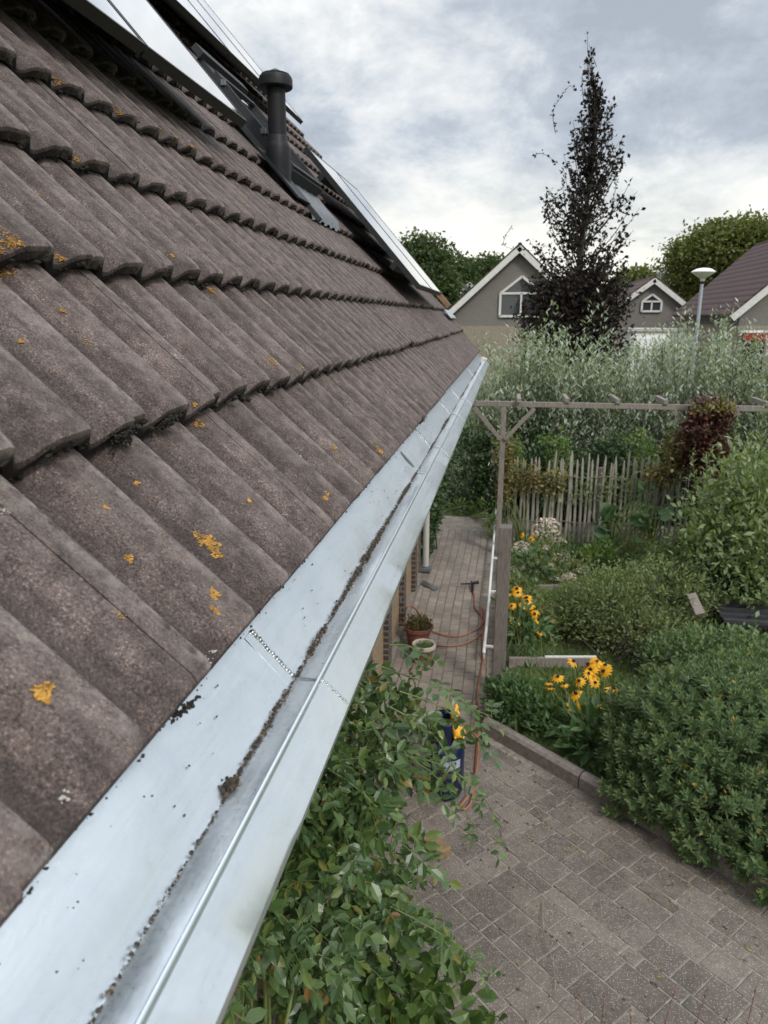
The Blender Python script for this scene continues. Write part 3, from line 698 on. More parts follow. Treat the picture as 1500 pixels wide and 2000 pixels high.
for _ in range(60):
    Y = .5 + 5 * rng.random(); u = 2.2 * rng.random(); r0 = .002 + .004 * rng.random()
    for k in range(6): mb.lump(surf_pt(Y + rng.normal() * r0, u + rng.normal() * r0, .0005), .0009 + .001 * rng.random(), (1, 1, .7), jit=.4)
tag(mb.build('lichen', lichen_m), 'orange lichen patches growing on the brown roof tiles', 'lichen', kind='stuff')
mb = MB()
for ci in range(1, 9):
    for k in range(-2, 58):
        y = PH + .15 * k
        if y < -.1 or y > 6: continue
        dens = int((22 if ci >= 2 else 24) / (1 + .25 * max(0, y - 1)))
        for _ in range(dens):
            tt = rng.random(); yy = y + tt * .15; w_ = float(wave(np.array([tt]))[0])
            if rng.random() > (.9 if .1 < tt < .5 else .45): continue
            p = RP(yy, ci * GA - .003 - .005 * rng.random(), (w_ - 1) * AMP - .012 - .026 * rng.random())
            mb.lump(p, .0022 + .0042 * rng.random() ** 2, (1, 1.2, .8), jit=.45)
for (px, py, r0) in ((372, 1362, .008), (215, 868, .02), (300, 840, .014), (825, 815, .02)):
    Y, u = roof_px(px, py)
    for _ in range(int(20 + 7000 * r0)): mb.lump(RP(Y + rng.normal() * r0 * .55, max(.0, u - .004) + rng.normal() * r0 * .22 - .003, -.024 + rng.normal() * .010), .0009 + .0018 * rng.random(), jit=.5)
for _ in range(240):                                   # moss crumbs along the eave edge
    Y = .3 + 3.5 * rng.random() ** 1.6; tt = (Y - PH) / .15
    mb.lump(RP(Y, -.001, (float(wave(np.array([tt]))[0]) - 1) * AMP - .022), .0006 + .0014 * rng.random() ** 2, jit=.5)
tag(mb.build('moss', moss_m), 'dark moss tufts clinging to the lower edges of the roof tiles', 'moss', kind='stuff')
mb = MB(); y = .25
while y < 8.8:
    amt = max(.12, .5 + .5 * math.sin(y * 9.1) + .5 * math.sin(y * 3.7 + 1.) + (.9 if 1.0 < y < 1.5 else 0)) 
    if y < .68: amt *= .25
    if math.sin(y * 23.) + math.sin(y * 61. + 2) > 1.1: amt *= .15
    for _ in range(int(2 + 8 * amt)):
        p = prof_pt(iB, y) + np.array([rng.normal() * (.0007 + .0016 * amt) + .001, rng.normal() * .004, .001 + abs(rng.normal()) * .002 * (1 + amt)])
        mb.lump(p, .0006 + .0014 * rng.random() ** 1.5 * (1 + .5 * amt), (1, 1, .8), jit=.5)
    y += .0042 if y < 2.2 else (.009 if y < 4 else .025)
pm = prof_pt(iB, .665 * c0 / .93)
for _ in range(130): mb.lump(pm + rng.normal(size=3) * np.array([.0045, .006, .003]) + np.array([-.003, 0, .004]), .0016 + .002 * rng.random(), jit=.5)
for _ in range(70):
    Y = .35 + 2.5 * rng.random(); f = rng.random(); p = prof_pt(1, Y) * (1 - f) + prof_pt(3, Y) * f
    mb.lump(p + SN * .001, .0005 + .0012 * rng.random(), jit=.4)
tag(mb.build('gutter_debris', debris_m), 'brown moss crumbs and grit lying along the bottom of the zinc gutter', 'debris', kind='stuff')

mb = MB()
for _ in range(150):
    Y = .4 + 6 * rng.random() ** 1.3; u = 3.0 * rng.random() ** 1.2; r0 = .002 + .006 * rng.random() ** 3
    for k in range(int(4 + r0 * 2500)): mb.lump(surf_pt(Y + rng.normal() * r0 * .7, u + rng.normal() * r0 * .7, .0005), .0008 + .0012 * rng.random(), (1, 1, .5), jit=.4)
tag(mb.build('grey_lichen', simple('pale_grey_lichen', (.36, .345, .30), .95, 0, .3, 120, .4, .001)), 'pale grey lichen specks scattered over the roof tiles', 'lichen', kind='stuff')
# ================================================================== GARDEN
def wood_bevel(o, w=.004):
    m = o.modifiers.new('bevel', 'BEVEL'); m.width = w; m.segments = 2; m.limit_method = 'ANGLE'; return o
# big grey post beside the path
pg = G(970, 1352); t = thing('wooden_post', 'thick weathered grey timber post standing at the edge of the brick path', 'post', pg)
mb = MB(); mb.box(pg + np.array([.01, .0, .80]), (.115, .125, 1.66)); wood_bevel(mb.build('post', wood_post, t), .006)

# white rail with clips along the path edge
t = thing('white_rail', 'thin white edging rail with short clips running along the brick path', 'rail', (-.08, 10, 0))
mb = MB(); rz = .13
pts = [G(945, 1275, rz), G(951, 1215, rz), G(957, 1145, rz), G(962, 1085, rz), G(966, 1035, rz), G(969, 985, rz)]
mb.tube(pts, .017, 8); mb.build('rail', white_plastic, t, smooth=True)
for (px, py) in ((946, 1262), (958, 1155), (962, 1090), (966, 1039), (969, 997)):
    p = G(px, py, rz); mb = MB(); mb.box(p + np.array([.055, 0, .0]), (.10, .03, .02)); mb.box(p + np.array([.10, 0, .01]), (.014, .03, .045)); mb.box(p + np.array([0, 0, -.08]), (.02, .02, .14)); mb.build('clip', white_plastic, t)
# timber edging boards of the raised bed
t = thing('bed_board', 'low grey timber edging board with thin white strips on top', 'board', G(1070, 1325))
a, b = G(992, 1322, .0), G(1162, 1322, .0); mb = MB(); mb.bar(a + np.array([0, 0, .10]), b + np.array([0, 0, .10]), .04, .22); wood_bevel(mb.build('board', wood_grey, t))
mb = MB(); mb.bar(a + unit(b - a) * .35 + np.array([0, 0, .218]), a + unit(b - a) * .85 + np.array([0, 0, .218]), .014, .014); mb.build('white_strip', white_plastic, t)
mb = MB(); mb.bar(G(1040, 1150, .12), G(1095, 1150, .12), .03, .1); o = mb.build('bed_plank', wood_grey); tag(o, 'short grey board edge among the white flowers', 'board')

# pergola
PY = 10.3; zb = at(1205, 793, PY)[2]
t = thing('pergola', 'weathered grey timber pergola with braced posts and short cross rafters', 'pergola', (1.8, PY, 0))
xl = at(919, 793, PY)[0]
mb = MB(); mb.box(((xl + 4.6) / 2, PY, zb), (4.6 - xl, .05, .072)); wood_bevel(mb.build('beam', wood_grey, t))
for px in (924, 1013, 1107, 1206, 1299, 1405, 1497):
    x = at(px, 790, PY)[0]; mb = MB(); mb.box((x, PY + .16 + (.12 if px > 1050 else 0), zb + .068), (.055, .66, .06)); wood_bevel(mb.build('rafter', wood_grey, t))
for px in (982, 1372):
    x = at(px, 850, PY)[0]; mb = MB(); mb.box((x, PY + .01, zb / 2 - .02), (.075, .075, zb - .05)); wood_bevel(mb.build('post', wood_grey, t))
    for s in (-1, 1):
        mb = MB(); mb.bar((x + s * .03, PY - .03, zb - .50), (x + s * .42, PY - .03, zb - .05), .05, .06, (0, 1, 0)); mb.build('brace', wood_grey, t)

# chestnut paling fence
t = thing('paling_fence', 'split chestnut paling fence of uneven thin grey stakes and wire', 'fence', (1.6, 10.75, 0))
x = .16; i = 0
while x < 4.3:
    h = 1.36 + rng.normal() * .05; w = .034 + .014 * rng.random(); lean = rng.normal() * .022; y = 10.75 + .03 * x
    c = np.array([x, y + rng.normal() * .01, 0.06]); tip = c + np.array([lean * h, rng.normal() * .015, h])
    mb = MB(); mid = (c + tip) / 2 + np.array([rng.normal() * .009, 0, 0])
    mb.tube([c, mid, tip - (tip - c) * .06, tip], [w * .55, w * .52, w * .42, w * .16], 5); mb.build('pale', pale_m, t)
    x += .060 + .022 * rng.random(); i += 1
for z in (.42, 1.12):
    mb = MB(); mb.tube([(x_, 10.75 + .03 * x_ - .025, z + .012 * math.sin(x_ * 9)) for x_ in np.arange(.1, 4.3, .1)], .006, 5); mb.build('wire', wood_grey, t)
for xp in (1.48, 3.0):
    mb = MB(); mb.tube([(xp, 10.84, 0), (xp, 10.85, 1.25)], .055, 9); mb.build('fence_post', wood_post, t)

# gas cylinder with torch hose
cy = np.array([-.325, 4.62, 0.]); t = thing('gas_cylinder', 'dark blue steel gas cylinder with ring collar, standing on the terrace', 'gas cylinder', cy)
mb = MB(); mb.lathe([(.11, .015), (.14, .03), (.15, .06), (.15, .36), (.143, .40), (.115, .445), (.06, .47), (.03, .475)], cy, 32); mb.build('body', blue_m, t, smooth=True, sharp=50)
mb = MB(); mb.lathe([(.125, 0), (.125, .04), (.118, .04), (.118, 0)], cy, 28); mb.build('foot_ring', blue_m, t)
mb = MB()
for a_ in np.linspace(R(-60), R(240), 22):
    for k in (0,): pass
ring_o = [(.105 * math.cos(a_), .105 * math.sin(a_)) for a_ in np.linspace(R(-35), R(305), 26)]
V = []; 
for (x_, y_) in ring_o:
    for (f, z) in ((1, .43), (1.06, .60), (1.06, .615), (.99, .615), (.94, .43)): V.append(cy + np.array([x_ * f, y_ * f, z]))
F = [(i * 5 + j, i * 5 + (j + 1) % 5, (i + 1) * 5 + (j + 1) % 5, (i + 1) * 5 + j) for i in range(25) for j in range(5)] + [(0, 1, 2, 3, 4), tuple(25 * 5 + q_ for q_ in (4, 3, 2, 1, 0))]
mb.add(V, F); mb.build('collar', blue_m, t, smooth=True, sharp=40)
mb = MB(); mb.tube([cy + np.array([0, 0, .47]), cy + np.array([0, 0, .56])], .02, 10); mb.tube([cy + np.array([0, 0, .54]), cy + np.array([.07, -.01, .54])], .014, 8); mb.build('valve', simple('brass', (.35, .25, .09), .35, .8, .1), t)
mb = MB(); mb.add([cy + np.array([.1505 * math.cos(a_), .1505 * math.sin(a_), z]) for z in (.28, .345) for a_ in np.linspace(R(-100), R(-35), 10)], [(i, i + 1, 11 + i, 10 + i) for i in range(9)]); mb.build('label', simple('faded_label', (.33, .34, .42), .5), t)
# work gloves hanging over the collar: palm, thumb and four fingers each
def glove(base, d, side, nrm, lbl):
    t = MB(); d, side, nrm = unit(np.array(d, float)), unit(np.array(side, float)), unit(np.array(nrm, float)); b = np.array(base, float)
    t.tube([b, b + d * .03, b + d * .07, b + d * .085], [.026, .030, .036, .030], 10)
    for k, (sx, ln) in enumerate(((-.030, .060), (-.010, .072), (.010, .068), (.029, .052))):
        p = b + d * .075 + side * sx; t.tube([p, p + d * ln * .5 + side * sx * .15 + nrm * .004, p + d * ln - nrm * .008], [.0105, .0100, .0075], 7)
    p = b + d * .03 + side * .03; t.tube([p, p + side * .028 + d * .022, p + side * .034 + d * .050], [.012, .011, .008], 7)
    ob = t.build('work_glove', yellow_glove, smooth=True); return tag(ob, lbl, 'glove', 'work gloves on the gas cylinder')
glove(cy + np.array([.075, -.06, .60]), (.35, -.35, -.8), (.7, .7, 0), (.7, -.7, .2), 'yellow work glove hanging lower over the gas cylinder collar, fingers down')
glove(cy + np.array([.06, .05, .56]), (.15, -.1, .95), (.1, .9, .1), (1, -.2, 0), 'yellow work glove sticking up inside the gas cylinder collar')
# torch: hose from the cylinder, across the path and back, with a burner at its end
t = thing('gas_torch', 'roofing gas torch with black burner head and long orange hose on the path', 'gas torch', G(925, 1140))
z = .012
hp = [cy + np.array([.08, -.01, .53]), cy + np.array([.17, .05, .52]), cy + np.array([.24, .06, .40]), cy + np.array([.235, .0, .18]), cy + np.array([.20, -.06, .05]), cy + np.array([.13, -.19, .014]), cy + np.array([.22, -.05, .014]), G(935, 1400, z), G(932, 1365, z), G(936, 1330, z), G(943, 1290, z), G(942, 1230, z), G(940, 1200, z), G(941, 1185, z + .03), G(947, 1203, z + .03), G(941, 1220, z + .02), G(925, 1232, z), G(900, 1242, z), G(870, 1241, z), G(848, 1234, z), G(835, 1226, z + .05), G(822, 1205, z + .22), G(812, 1190, z + .34), G(800, 1183, z + .40), G(793, 1190, z + .36), G(789, 1215, z + .12), G(800, 1240, z), G(830, 1254, z), G(862, 1261, z), G(895, 1260, z), G(925, 1250, z), G(943, 1232, z), G(947, 1212, z), G(942, 1203, z), G(932, 1192, z), G(927, 1183, z), G(927, 1165, z), G(923, 1148, z + .02)]
def spline(P, n=8):
    P = np.array(P); Q = []
    for i in range(len(P) - 1):
        p0, p1, p2, p3 = P[max(0, i - 1)], P[i], P[i + 1], P[min(len(P) - 1, i + 2)]
        for s in np.arange(n) / n:
            Q.append(.5 * ((2 * p1) + (-p0 + p2) * s + (2 * p0 - 5 * p1 + 4 * p2 - p3) * s * s + (-p0 + 3 * p1 - 3 * p2 + p3) * s ** 3))
    return np.array(Q + [P[-1]])
mb = MB(); mb.tube(spline(hp, 6), .0085, 8); mb.build('hose', hose_m, t, smooth=True)
bh = G(923, 1146, .03); mb = MB(); mb.tube([bh + np.array([.01, -.14, -.005]), bh, bh + np.array([-.02, .14, .02])], [.016, .017, .012], 9); mb.tube([bh + np.array([-.16, .02, .02]), bh + np.array([-.02, .06, .02]), bh + np.array([.07, .10, .03])], [.010, .012, .026], 10); mb.tube([bh + np.array([-.0, .1, .02]), bh + np.array([.03, -.02, .06])], .009, 7); mb.build('burner', black_m, t, smooth=True, sharp=40)
# scrap of zinc lying on the path
zs = G(838, 1146); mb = MB(); e1 = unit(G(852, 1153) - G(826, 1142)); e2 = np.array([-e1[1], e1[0], 0]); 
mb.prism([zs - e1 * .16 - e2 * .03 + np.array([0, 0, .012]), zs + e1 * .16 - e2 * .045 + np.array([0, 0, .006]), zs + e1 * .16 + e2 * .035 + np.array([0, 0, .022]), zs - e1 * .16 + e2 * .04 + np.array([0, 0, .03])], (0, 0, .003)); mb.prism([zs - e1 * .16 + e2 * .04 + np.array([0, 0, .031]), zs - e1 * .05 + e2 * .04 + np.array([0, 0, .029]), zs - e1 * .06 + e2 * .07 + np.array([0, 0, .012]), zs - e1 * .2 + e2 * .07 + np.array([0, 0, .012])], (0, 0, .003))
tag(mb.build('zinc_offcut', solder_m), 'small folded bright zinc offcut lying on the brick path', 'metal scrap')
# terracotta pots by the wall
p1 = G(803, 1262); p1[0] = -.80; t = thing('flower_pot', 'large dark terracotta pot filled with low reddish-green succulents by the house wall', 'flower pot', p1)
MB().lathe([(.10, .0), (.135, .20), (.155, .205), (.160, .245), (.148, .247), (.140, .21), (.0, .205)], p1, 28).build('pot', terracotta, t, smooth=True, sharp=40)
MB().lathe([(.0, .215), (.138, .218), (.139, .21), (.0, .2)], p1, 24).build('soil', soil_m, t)
bl = [(p1[0], p1[1], .27, .165, .165, .075)]
def plain_foliage(name, label, cat, blobs, n, L, wr, mat, up=.8, clump=4, tmpl=T_LOW, shell=.2, group=None):
    P, O = blob_points(blobs, n // clump, shell); Q = np.repeat(P, clump, 0) + rng.normal(size=(len(P) * clump, 3)) * L * .5
    D = unit(np.repeat(O, clump, 0) * .5 + rng.normal(size=Q.shape) * .7 + np.array([0, 0, up])); Nn = unit(rng.normal(size=Q.shape) + np.array([0, 0, .8])); ll = L * (.6 + .7 * rng.random(len(Q)))
    mb = MB(); leaves(mb, Q, D, Nn, ll, ll * wr, tmpl); return tag(mb.build(name, mat), label, cat, group)
plain_foliage('succulent', 'low reddish-green succulents filling the large terracotta pot', 'plant', bl, 900, .028, .6, leafmat('sedum_leaf', [(0, (.06, .07, .02)), (.5, (.12, .11, .04)), (1, (.2, .12, .05))]))
p2 = G(806, 1292); p2[0] = -.70; t = thing('flower_pot', 'small terracotta pot with pale limed rim in front of the larger pot', 'flower pot', p2)
MB().lathe([(.075, .0), (.105, .17), (.0, .16)], p2, 26).build('pot', terracotta, t, smooth=True, sharp=40)
MB().lathe([(.108, .165), (.122, .17), (.125, .20), (.115, .212), (.098, .205), (.094, .165)], p2, 26).build('rim', rim_m, t, smooth=True, sharp=60)
MB().lathe([(.0, .17), (.094, .172), (.094, .165), (.0, .16)], p2, 20).build('soil', soil_m, t)
plain_foliage('seedling', 'tiny green weeds growing in the small pale-rimmed pot', 'plant', [(p2[0], p2[1], .19, .085, .085, .03)], 160, .022, .6, L_light)
# block and pipe and stone near the wall
bb = G(850, 1672); t = MB(); rot = np.stack([E1, E2, [0, 0, 1]], 1); t.box(bb + np.array([0, .05, .035]), (.19, .10, .07), rot); o = wood_bevel(t.build('paving_brick', simple('mossy_brick', (.21, .14, .07), .9, 0, .35, 20, .5), None), .006); tag(o, 'loose brown mossy brick lying on the terrace under the climbing rose', 'brick')
st = G(672, 1995); t = MB(); t.box(st + np.array([0, .03, .08]), (.15, .13, .16), Matrix.Rotation(.3, 3, 'Z')); o = wood_bevel(t.build('stone_block', stone_m), .012); tag(o, 'rough sandstone block at the foot of the climbing rose', 'stone')
gp = G(545, 1935); t = MB(); t.tube([gp + np.array([0.03, .05, 0]), gp + np.array([.03, .05, .5])], .055, 18); t.tube([gp + np.array([.03, .05, .22]), gp + np.array([.03, .05, .30])], .061, 18); o = t.build('drain_pipe', pipe_grey, smooth=True, sharp=40); tag(o, 'short grey plastic drain pipe standing by the wall under the rose leaves', 'pipe')

# ---------------------------------------------------------------- climbing rose
def pinnate(mb, sm, P, D, N, size, nl=5, tmpl=T_FULL):
    """compound leaves: a thin stalk with a tip leaflet and pairs of side leaflets"""
    D = unit(D); S = unit(np.cross(D, N)); U = np.cross(S, D); n = len(P)
    size = np.broadcast_to(size, n)
    for (tpos, ang, sc) in [(1.0, 0, 1.1), (.72, 58, 1.0), (.72, -58, 1.0), (.36, 64, .82), (.36, -64, .82)][:nl]:
        a = R(ang) + rng.normal(size=n) * .15
        dd = D * np.cos(a)[:, None] + S * np.sin(a)[:, None] + U * (rng.normal(size=n) * .18 - .10)[:, None]
        q = P + D * (size * 2.1 * tpos)[:, None] - U * (size * .25 * tpos ** 2)[:, None]
        nrm = unit(U + rng.normal(size=(n, 3)) * .28)
        l = size * sc * (.85 + .3 * rng.random(n)); leaves(mb, q, dd, nrm, l, l * .62, tmpl)
    if sm is not None:
        for i in range(0, n): sm.tube([P[i], P[i] + D[i] * size[i] * 1.05 - U[i] * size[i] * .07, P[i] + D[i] * size[i] * 2.1 - U[i] * size[i] * .25], [.0013, .0012, .0008], 3, caps=False)
rose = thing('climbing_rose', 'dense green climbing rose hanging from the house wall below the gutter', 'climbing plant', (-1.0, 2.6, 0))
rb = [(-.84, 2.85, 1.68, .30, .40, .30), (-.64, 2.60, 1.72, .28, .30, .28), (-.66, 2.42, 1.62, .28, .34, .36), (-.84, 2.35, 1.42, .28, .4, .36), (-.76, 2.15, 1.30, .26, .34, .32), (-.52, 2.80, 1.48, .26, .28, .34),
      (-.72, 2.5, .95, .30, .36, .38), (-.66, 2.55, .58, .32, .3, .34), (-.50, 2.75, 1.6, .16, .18, .20), (-.55, 2.62, .9, .2, .2, .3), (-.9, 1.85, 1.45, .16, .3, .3), (-.5, 2.45, 1.25, .2, .2, .3)]
mb, sm = MB(), MB()
P, O = blob_points(rb, 1080, .34); P[:, 0] = np.maximum(P[:, 0], WX + .03)
D = unit(O * .7 + rng.normal(size=P.shape) * .5 + np.array([.35, -.1, -.15])); Nn = unit(np.array([.45, -.35, .9]) + rng.normal(size=P.shape) * .45)
pinnate(mb, sm, P, D, Nn, .040 + .036 * rng.random(len(P)) ** 1.4)
canes = []
def cane(pts, n, sz, r=.0035):
    q = spline(pts, 10); canes.append((q, r)); k = np.linspace(3, len(q) - 2, n).astype(int)
    P = q[k]; tn = unit(q[np.minimum(k + 1, len(q) - 1)] - q[k - 1])
    sd = np.where(np.arange(n)[:, None] % 2 == 0, 1, -1) * unit(np.cross(tn, np.array([0, 0, 1.])))
    D = unit(tn * .55 + sd * .8 + rng.normal(size=P.shape) * .3 + np.array([0, 0, -.25])); Nn = unit(np.array([.1, -.5, 1.]) + rng.normal(size=P.shape) * .35)
    pinnate(mb, sm, P, D, Nn, sz * (.8 + .4 * rng.random(n)))
cane([at(740, 1300, 2.7), at(800, 1322, 2.72), at(870, 1345, 2.78), at(920, 1382, 2.86), at(962, 1400, 2.92)], 14, 0.049)
cane([at(780, 1350, 2.6), at(850, 1375, 2.66), at(900, 1410, 2.72), at(930, 1440, 2.78)], 9, 0.049)
cane([at(770, 1470, 2.7), at(850, 1490, 2.74), at(920, 1530, 2.78), at(965, 1590, 2.8), at(985, 1660, 2.82)], 12, 0.046)
cane([at(740, 1450, 2.6), at(830, 1500, 2.66), at(890, 1560, 2.7), at(930, 1620, 2.74)], 10, 0.049)
cane([at(690, 1600, 2.45), at(760, 1660, 2.45), at(810, 1700, 2.5), at(850, 1690, 2.55)], 8, 0.046)
cane([at(640, 1500, 2.3), at(720, 1560, 2.3), at(770, 1640, 2.35), at(760, 1720, 2.4)], 8, 0.054)
cane([at(760, 1380, 2.55), at(830, 1420, 2.6), at(870, 1470, 2.66), at(885, 1530, 2.7)], 9, .040)
cane([at(700, 1650, 2.45), at(790, 1720, 2.45), at(840, 1790, 2.5), at(860, 1830, 2.5)], 9, .040)
cane([at(720, 1750, 2.35), at(820, 1800, 2.4), at(900, 1850, 2.42), at(950, 1900, 2.42)], 10, .042)
cane([at(760, 1260, 2.62), at(800, 1262, 2.7), at(835, 1290, 2.78)], 6, 0.041)
rl = mb.build('foliage', L_rose, rose)
for q, r in canes: sm.tube(q, np.linspace(r, r * .4, len(q)), 5)
for i in range(14):
    x0 = -1.0 + .25 * rng.random(); y0 = 1.9 + 1.2 * rng.random(); e = P[rng.integers(len(P))]
    sm.tube(spline([(x0, y0, 0.), (x0 + rng.normal() * .06, y0 + rng.normal() * .1, .7), (x0 + .05 + rng.normal() * .06, y0 + rng.normal() * .15, 1.3), tuple(e)], 5), np.linspace(.011, .003, 16), 6)
sm.build('stem', stemg_m, rose)

# larger leaved plant at the foot of the rose
t = thing('leafy_shrub', 'broad-leaved bright green shrub at the bottom below the climbing rose', 'shrub', (-.35, 2.55, 0))
mb, sm = MB(), MB()
bb_ = [(-.42, 2.55, .62, .26, .26, .26), (-.18, 2.50, .45, .22, .24, .26), (-.02, 2.42, .30, .20, .22, .22), (-.3, 2.3, .35, .25, .25, .26), (-.5, 2.75, .7, .16, .16, .2)]
P, O = blob_points(bb_, 520, .5); D = unit(O * .7 + rng.normal(size=P.shape) * .45 + np.array([.15, -.15, .1])); Nn = unit(np.array([0, -.35, 1.]) + rng.normal(size=P.shape) * .35); l = .065 + .045 * rng.random(len(P))
leaves(mb, P, D, Nn, l, l * .66, T_FULL)
mb.build('foliage', L_broad, t)
for i in range(24): 
    e = P[rng.integers(len(P))]; b_ = np.array([-.35 + rng.normal() * .08, 2.55 + rng.normal() * .05, 0]); sm.tube([b_, (b_ + e) / 2 + np.array([0, 0, .06]), e], [.005, .004, .002], 5)
sm.build('stem', stemg_m, t)
t = thing('dark_undergrowth', 'low dark green undergrowth plant under the gutter beside the grey pipe', 'plant', (-.8, 2.2, 0))
mb = MB(); P, O = blob_points([(-.62, 2.42, .12, .22, .2, .13), (-.9, 2.55, .10, .14, .2, .12), (-.95, 2.3, .25, .1, .2, .25)], 300, .3); D = unit(O + rng.normal(size=P.shape) * .5 + np.array([0, 0, .3])); Nn = unit(np.array([0, -.2, 1.]) + rng.normal(size=P.shape) * .4); l = .03 + .03 * rng.random(len(P)); leaves(mb, P, D, Nn, l, l * .6, T_FULL); mb.build('foliage', L_rose, t)
sm = MB(); [sm.tube([(-.75, 2.2, 0), p_ * .5 + np.array([-.37, 1.1, .05]), p_], [.004, .003, .002], 4) for p_ in P[::22]]; sm.build('stem', stemg_m, t)
# dry stalks at the bottom right
t = thing('dry_stalks', 'thin dry reddish seed stalks rising in front of the terrace', 'plant', (.75, 2.2, 0))
mb, hb = MB(), MB()
for (px, py, bx) in ((1128, 1935, 1150), (1160, 1985, 1150), (1230, 1965, 1228), (1318, 1935, 1285), (1380, 1935, 1355), (1490, 1975, 1480), (1478, 1925, 1460), (1180, 1945, 1170), (1300, 1990, 1300), (1420, 1990, 1400)):
    tip = at(px, py, 1.9 + rng.random() * .25); b_ = at(bx, 2060, 1.95); b_[2] = 0.9
    q = spline([(b_[0] * .9 + .04, b_[1] + .1, 0.), tuple(b_), tuple((b_ + tip) / 2 + rng.normal(size=3) * .008), tuple(tip)], 6); mb.tube(q, np.linspace(.003, .0011, len(q)), 5)
    for k in range(16):
        p_ = q[-1 - int(rng.random() * 6)] + rng.normal(size=3) * .003; hb.lump(p_, .0016 + .0016 * rng.random(), (1, 1, 1.5), jit=.5)
mb.build('stem', twig_m, t); hb.build('seed_head', simple('seed_head', (.20, .11, .09), .9, 0, .4, 60, .3), t)
stalk_m = simple('pale_dry_stem', (.24, .19, .13), .85, 0, .3, 30, .2)
# long dry twig and fallen leaves on the terrace
q = spline([G(1060, 1763, .012), G(1062, 1820, .03), G(1080, 1880, .03), G(1085, 1940, .012)], 6); o = MB().tube(q, np.linspace(.0032, .0018, len(q)), 6).build('fallen_twig', stalk_m); tag(o, 'long thin dry twig lying across the terrace pavers', 'twig')
mb = MB(); P = []
for _ in range(150):
    f = rng.random() ** 1.3; c = K0 + KD * (.9 + 2.0 * rng.random()) - KN * (.03 + .55 * f); P.append([c[0], c[1], .006])
for _ in range(40): c = G(900 + 500 * rng.random(), 1500 + 420 * rng.random()); P.append([c[0], c[1], .006])
P = np.array(P); D = rdir(len(P)); D[:, 2] *= .08; l = .018 + .022 * rng.random(len(P)); leaves(mb, P, D, np.array([[0, 0, 1.]]) + rng.normal(size=P.shape) * .25, l, l * .3, T_LOW)
tag(mb.build('fallen_leaves', leafmat('fallen_leaf', [(0, (.10, .075, .03)), (.5, (.24, .2, .05)), (1, (.42, .33, .06))])), 'yellow fallen leaves scattered on the pavers near the kerb', 'leaves', kind='stuff')

# ---------------------------------------------------------------- evergreen bush on the right
hebe = thing('evergreen_bush', 'large dense evergreen bush with whorled shoots overhanging the kerb', 'bush', (1.75, 4.9, .05))
hb = [(1.75, 4.95, .42, .95, .78, .52), (1.36, 4.9, .34, .5, .5, .38), (1.55, 4.45, .28, .5, .4, .34), (2.2, 4.5, .4, .6, .6, .5), (2.15, 5.4, .42, .9, .6, .46), (1.42, 5.32, .36, .36, .36, .34), (1.15, 4.62, .17, .34, .28, .24), (1.5, 4.3, .17, .36, .28, .24), (1.85, 3.98, .18, .36, .28, .24), (2.2, 3.7, .2, .36, .3, .26)]
P, O = blob_points(hb, 4200, .84); k = (P[:, 2] > .06); P, O = P[k], O[k]
k = np.ones(len(P), bool)
for b in hb:
    k &= (((P - np.array(b[:3])) / np.array(b[3:])) ** 2).sum(1) > .6
P, O = P[k], O[k]; P += rng.normal(size=P.shape) * .02
ax = unit(O * .75 + np.array([-.05, -.15, .75]) + rng.normal(size=P.shape) * .22)
mb, sm = MB(), MB()
for w_ in range(6):
    for s in range(4):
        n = len(P); ref = unit(np.cross(ax, np.array([.3, .2, 1.]))); r2 = np.cross(ax, ref); a = s * math.pi / 2 + w_ * math.pi / 4 + rng.normal(size=n) * .2
        rad = ref * np.cos(a)[:, None] + r2 * np.sin(a)[:, None]; f = w_ / 5.
        D = unit(rad * (1.0 - .55 * f) + ax * (.35 + .55 * f)); q = P + ax * (-.085 + .087 * f) ; l = (.064 - .02 * abs(f - .4)) * (.8 + .4 * rng.random(n)) * (1 - .25 * (f > .9))
        leaves(mb, q, D, unit(ax + rng.normal(size=(n, 3)) * .15), l, l * .33, T_LOW)
Pi, Oi = blob_points([(b[0], b[1], b[2], b[3] * .82, b[4] * .82, b[5] * .82) for b in hb], 9000, .75); Pi = Pi[Pi[:, 2] > .03]; li = .05 + .03 * rng.random(len(Pi)); leaves(mb, Pi, rdir(len(Pi), .2), rdir(len(Pi), .5), li, li * .4, T_LOW)
mb.build('foliage', L_hebe, hebe)
for i in range(0, len(P), 4): sm.tube([P[i] - ax[i] * .16 - O[i] * .04, P[i]], [.003, .002], 4, caps=False)
for i in range(30): e = P[rng.integers(len(P))]; b_ = np.array([1.75 + rng.normal() * .2, 4.95 + rng.normal() * .2, 0]); sm.tube([b_, (b_ + e) / 2 + np.array([0, 0, -.05]), e - O[0] * .02], [.012, .008, .003], 5)
sm.build('stem', bark_m, hebe)

